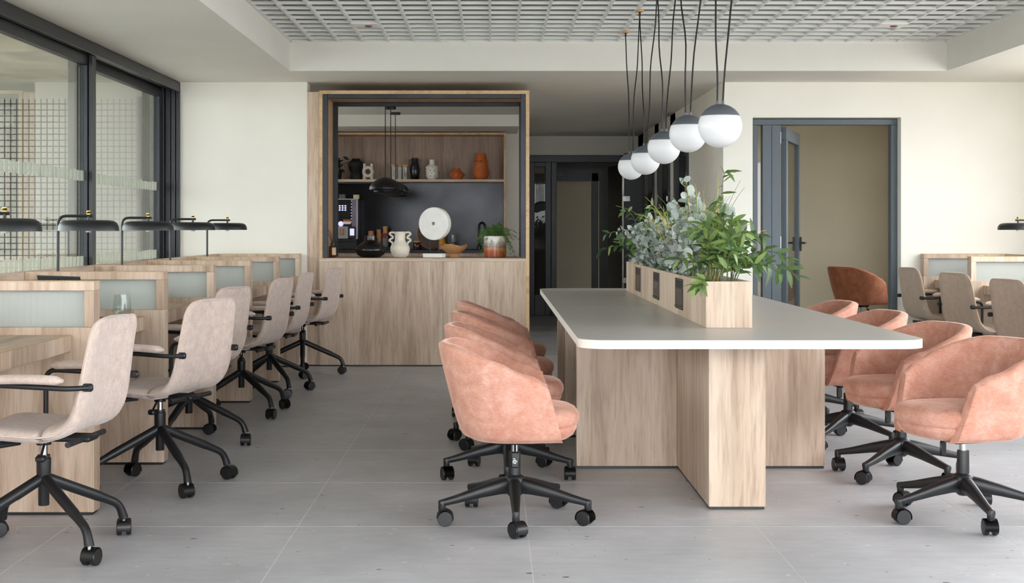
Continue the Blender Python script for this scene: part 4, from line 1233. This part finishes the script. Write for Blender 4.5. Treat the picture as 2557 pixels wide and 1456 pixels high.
EUS = [roundleaf(.044, LEAFE), roundleaf(.038, LEAFE), roundleaf(.034, LEAFEP), roundleaf(.04, LEAFE), leafm('leaf', .05, .013, LEAFD)]

def orient(d, up):
    d = d.normalized(); x = d.cross(up)
    if x.length < 1e-3: x = d.orthogonal()
    x.normalize(); z = x.cross(d)
    return Matrix((x, d, z)).transposed().to_euler()

def plant(name, label, cat, y, leaves, stems, seed, kind, stemmat, x=1.014, group='plants in the table planter'):
    """stems: list of (base dx, dy, azimuth deg, length, lean 0..1, n leaves)"""
    R_ = random.Random(seed)
    t = thing(name, label, cat, (x, y, TZ + PH - .03), 0, group)
    LV = []
    for (dx, dy, az, L, lean, nl) in stems:
        a = math.radians(az); d = Vector((math.cos(a), math.sin(a), 0))
        p0 = Vector((dx, dy, 0)); p1 = p0 + Vector((0, 0, L * (1 - .45 * lean))) + d * L * .12 * lean
        p2 = p0 + d * L * lean + Vector((0, 0, L * (1 - lean) * .95 + L * .25 * lean * (1 - lean)))
        if lean > .85: p2.z = p0.z + L * (.9 - lean) * 1.6 + .02
        pts = [(1 - s) ** 2 * p0 + 2 * s * (1 - s) * p1 + s * s * p2 for s in [k / 9 for k in range(10)]]
        part('stem', tube(BM(), pts, [.0024 - .0013 * k / 9 for k in range(10)], 5), stemmat, t)
        for k in range(nl):
            s0 = .18 if kind == 'lance' else .06
            s = s0 + (1 - s0) * (k + .5 + R_.uniform(-.25, .25)) / nl
            s = min(s, 1.0); f = s * 9; i = min(int(f), 8); q = pts[i].lerp(pts[i + 1], f - i); tan = (pts[i + 1] - pts[i]).normalized()
            side = tan.orthogonal(); side.rotate(Matrix.Rotation(k * (2.4 if kind != 'round' else PI / 2) + R_.uniform(-.5, .5), 3, tan))
            mix = .55 if kind == 'lance' else .25
            dv_ = (side * (1 - mix) + tan * mix + Vector((0, 0, -.22 if kind == 'lance' else .05)) + Vector((R_.gauss(0, .15), R_.gauss(0, .15), R_.gauss(0, .15))))
            if kind == 'round': up = (Vector((0, -.75, .45)) + Vector((R_.gauss(0, .55), R_.gauss(0, .4), R_.gauss(0, .5))))
            else: up = (Vector((0, -.5, .75)) + Vector((R_.gauss(0, .35), R_.gauss(0, .3), R_.gauss(0, .3))))
            sc = R_.uniform(.75, 1.15) * (1 - .3 * max(0, s - .7) / .3 * (kind == 'round'))
            e = orient(dv_, up)
            LV.append((R_.choice(leaves), q.copy(), e, sc))
    # the leaves nearest the eye are parts of their own, what is past the limit is joined
    LV.sort(key=lambda l: l[1].y * .8 + l[1].x - .5 * l[1].z)
    for me, q, e, sc in LV[:300]: inst('leaf', me, t, q, rot=e, scale=(sc, sc, sc))
    if len(LV) > 300:
        bm = BM()
        for me, q, e, sc in LV[300:]:
            M = Matrix.Translation(q) @ e.to_matrix().to_4x4() @ Matrix.Scale(sc, 4)
            vs = [bm.verts.new(M @ v.co) for v in me.vertices]
            for p in me.polygons: bm.faces.new([vs[n_] for n_ in p.vertices])
        o = part('foliage', bm, leaves[0].materials[0], t, smooth=80); o['kind'] = 'stuff'
    return t

def bush(seed, n, L0, L1, lean0, lean1, nl, xr=.07, yr=.12, az0=0, az1=360):
    R_ = random.Random(seed); out = []
    for k in range(n):
        az = az0 + (az1 - az0) * (k + R_.random()) / n
        L = R_.uniform(L0, L1); out.append((R_.uniform(-xr, xr) * .8, R_.uniform(-yr, yr), az, L, R_.uniform(lean0, lean1), int(nl * L / L1)))
    return out
plant('ruscus_plant', 'bright green ruscus spray at the front end of the planter', 'plant', 5.93, RUS,
      bush(11, 16, .20, .36, .1, .55, 24, az0=-120, az1=120) + [(.05, 0, -5, .34, .86, 20), (.06, .05, 4, .38, .76, 22), (.06, .0, -30, .26, .8, 16), (-.08, -.12, 230, .11, 1.0, 9), (-.08, -.1, 250, .12, .98, 8), (-.05, 0, 190, .30, .2, 18), (-.04, .03, 170, .32, .12, 18)], 21, 'lance', STEMM)
plant('ruscus_plant', 'tall green ruscus spray with one high tip behind the front spray', 'plant', 6.24, RUS,
      bush(12, 12, .26, .40, .05, .45, 22, az0=-90, az1=110) + [(.02, 0, 20, .58, .07, 13), (.0, .03, 60, .44, .1, 14), (-.07, -.05, 200, .22, .55, 11)], 22, 'lance', STEMM, x=1.035)
plant('eucalyptus_plant', 'pale large leaved eucalyptus near the middle of the planter', 'plant', 6.66, EUL,
      bush(13, 20, .2, .38, .05, .4, 24) + [(-.03, 0, 170, .56, .08, 20), (-.05, .1, 175, .44, .12, 20), (.02, .1, 100, .46, .08, 20), (.05, .05, 10, .42, .3, 24), (.05, -.3, 5, .40, .35, 24), (.03, -.35, 20, .42, .2, 22), (-.07, -.1, 195, .2, .5, 16), (-.07, -.2, 190, .22, .4, 16)], 23, 'round', STEMB)
for yy_, lab, sd in ((7.02, 'dusty grey eucalyptus left of the pale large leaved one', 14), (7.5, 'dense grey eucalyptus spilling over the middle socket panel', 15), (7.98, 'grey eucalyptus between the two far socket panels', 16), (8.45, 'grey eucalyptus with a pale raised sprig near the far end', 17)):
    plant('eucalyptus_plant', lab, 'plant', yy_, EUS, bush(sd, 24, .15, .42, .08, .55, 30, yr=.22) + bush(sd + 40, 8, .12, .2, .3, .7, 20, yr=.22, az0=150, az1=220) + ([(-.05, .1, 180, .40, .45, 16)] if sd == 17 else []), sd + 10, 'round', STEMB)
plant('ruscus_plant', 'dark green ruscus at the far end of the planter', 'plant', 8.88, RUSB,
      bush(18, 20, .2, .38, .15, .6, 20, yr=.15) + [(-.06, .1, 178, .40, .5, 16), (-.06, .05, 185, .34, .75, 14), (-.02, .1, 160, .50, .28, 14)], 28, 'lance', STEMM)
plant('ruscus_plant', 'small bright green sprig above the grey eucalyptus', 'plant', 8.2, RUSB,
      [(0, 0, 180, .46, .12, 18), (.02, .03, 60, .42, .15, 14), (-.03, .02, 200, .42, .2, 16)], 29, 'lance', STEMM)
def grass(label, y, n, seed, L0, L1, spread, fans, yel):
    R_ = random.Random(seed)
    t = thing('grass_tuft', label, 'grass', (1.014, y, TZ + PH - .03), 0, 'plants in the table planter')
    for k in range(n):
        az = math.radians(R_.uniform(*fans)); L = R_.uniform(L0, L1); le = R_.uniform(.1, spread)
        d = Vector((math.cos(az), math.sin(az), 0)); p0 = Vector((R_.uniform(-.05, .05), R_.uniform(-.1, .1), 0)); p1 = p0 + Vector((0, 0, L * .6)) + d * L * .15
        p2 = p0 + d * L * le + Vector((0, 0, L * (1 - .55 * le)))
        pts = [(1 - s) ** 2 * p0 + 2 * s * (1 - s) * p1 + s * s * p2 for s in [j / 7 for j in range(8)]]
        part('blade', tube(BM(), pts, [.0023 - .0015 * j / 7 for j in range(8)], 5, flat=.5), GRASSY if R_.random() < yel else GRASSG, t)
grass('tall green and yellow grass blades rising behind the front ruscus', 6.6, 28, 31, .44, .60, .42, (-60, 240), .25)
grass('arching yellow grass blades over the grey eucalyptus', 7.35, 16, 32, .40, .58, .75, (130, 250), .6)
grass('thin arching grass at the right of the front ruscus', 6.3, 10, 33, .34, .46, .7, (-40, 50), .5)

# ------------------------------------------------------------------ globe pendants
GX = .983
CAN = [9.93, 8.97, 8.01, 7.05, 6.09, 5.13]
for i, Y in enumerate(CAN):
    t = thing('cord_canopy', ['farthest', 'second farthest', 'third farthest', 'fourth farthest', 'fifth farthest', 'nearest'][i] + ' wooden ceiling disc holding the black lamp cords', 'ceiling rose', (GX, Y, ZG), 0, 'wooden cord discs')
    part('disc', lathe(BM(), [(.026, -.016), (.028, -.013), (.028, -.001)], 24), WOODC, t)
    part('cord_grip', lathe(BM(), [(.006, -.045), (.0075, -.04), (.0075, -.016)], 12), CORD, t)
GZ = [(5.79, 1.613), (6.745, 1.647), (7.695, 1.634), (8.627, 1.61), (9.53, 1.61)]
gord = ['nearest', 'second', 'third', 'fourth', 'farthest']
opal = mesh('opal_globe', lathe(BM(), [(.001, -.0945)] + [(.0945 * math.sin(a), -.0945 * math.cos(a)) for a in [PI * k / 24 for k in range(1, 16)]] + [(.0945 * math.cos(math.asin(.46)), .0945 * .46)], 48), OPAL, 80)
capm = mesh('cap', lathe(BM(), [(.0952 * math.cos(math.asin(.46)), .0952 * .455)] + [(.0955 * math.cos(a), .0955 * math.sin(a)) for a in [math.asin(.47) + (PI / 2 - math.asin(.47)) * k / 8 for k in range(9)]], 48), CAPG, 80)
ferr = mesh('cord_ferrule', lathe(BM(), [(.0065, .09), (.0065, .107), (.005, .109)], 12), CAPG)
for i, (Y, z) in enumerate(GZ):
    t = thing('globe_pendant', gord[i] + ' white globe pendant with grey cap above the table' if i in (0, 4) else gord[i] + ' white globe pendant from the camera above the table', 'pendant lamp', (GX, Y, z), 0, 'white globe pendants')
    inst('opal_globe', opal, t); inst('cap', capm, t)
    for s, cy in ((1, CAN[4 - i]), (-1, CAN[5 - i])):
        off = s * .008
        inst('cord_ferrule', ferr, t, (s * -.011, off, 0))
        p0 = Vector((s * -.011, off, .107)); p2 = Vector((0, cy - Y, ZG - z - .043))
        pts = []
        for k in range(13):
            q = k / 12; p = p0.lerp(p2, q); p.x += .004 * math.sin(q * 11 + i * 2 + s) * math.sin(PI * q); p.y += .02 * math.sin(q * 9 + i) * math.sin(PI * q) - s * .10 * math.sin(PI * q) * (1 - q)
            pts.append(p)
        part('cord', tube(BM(), pts, .0042, 6), CORD, t)
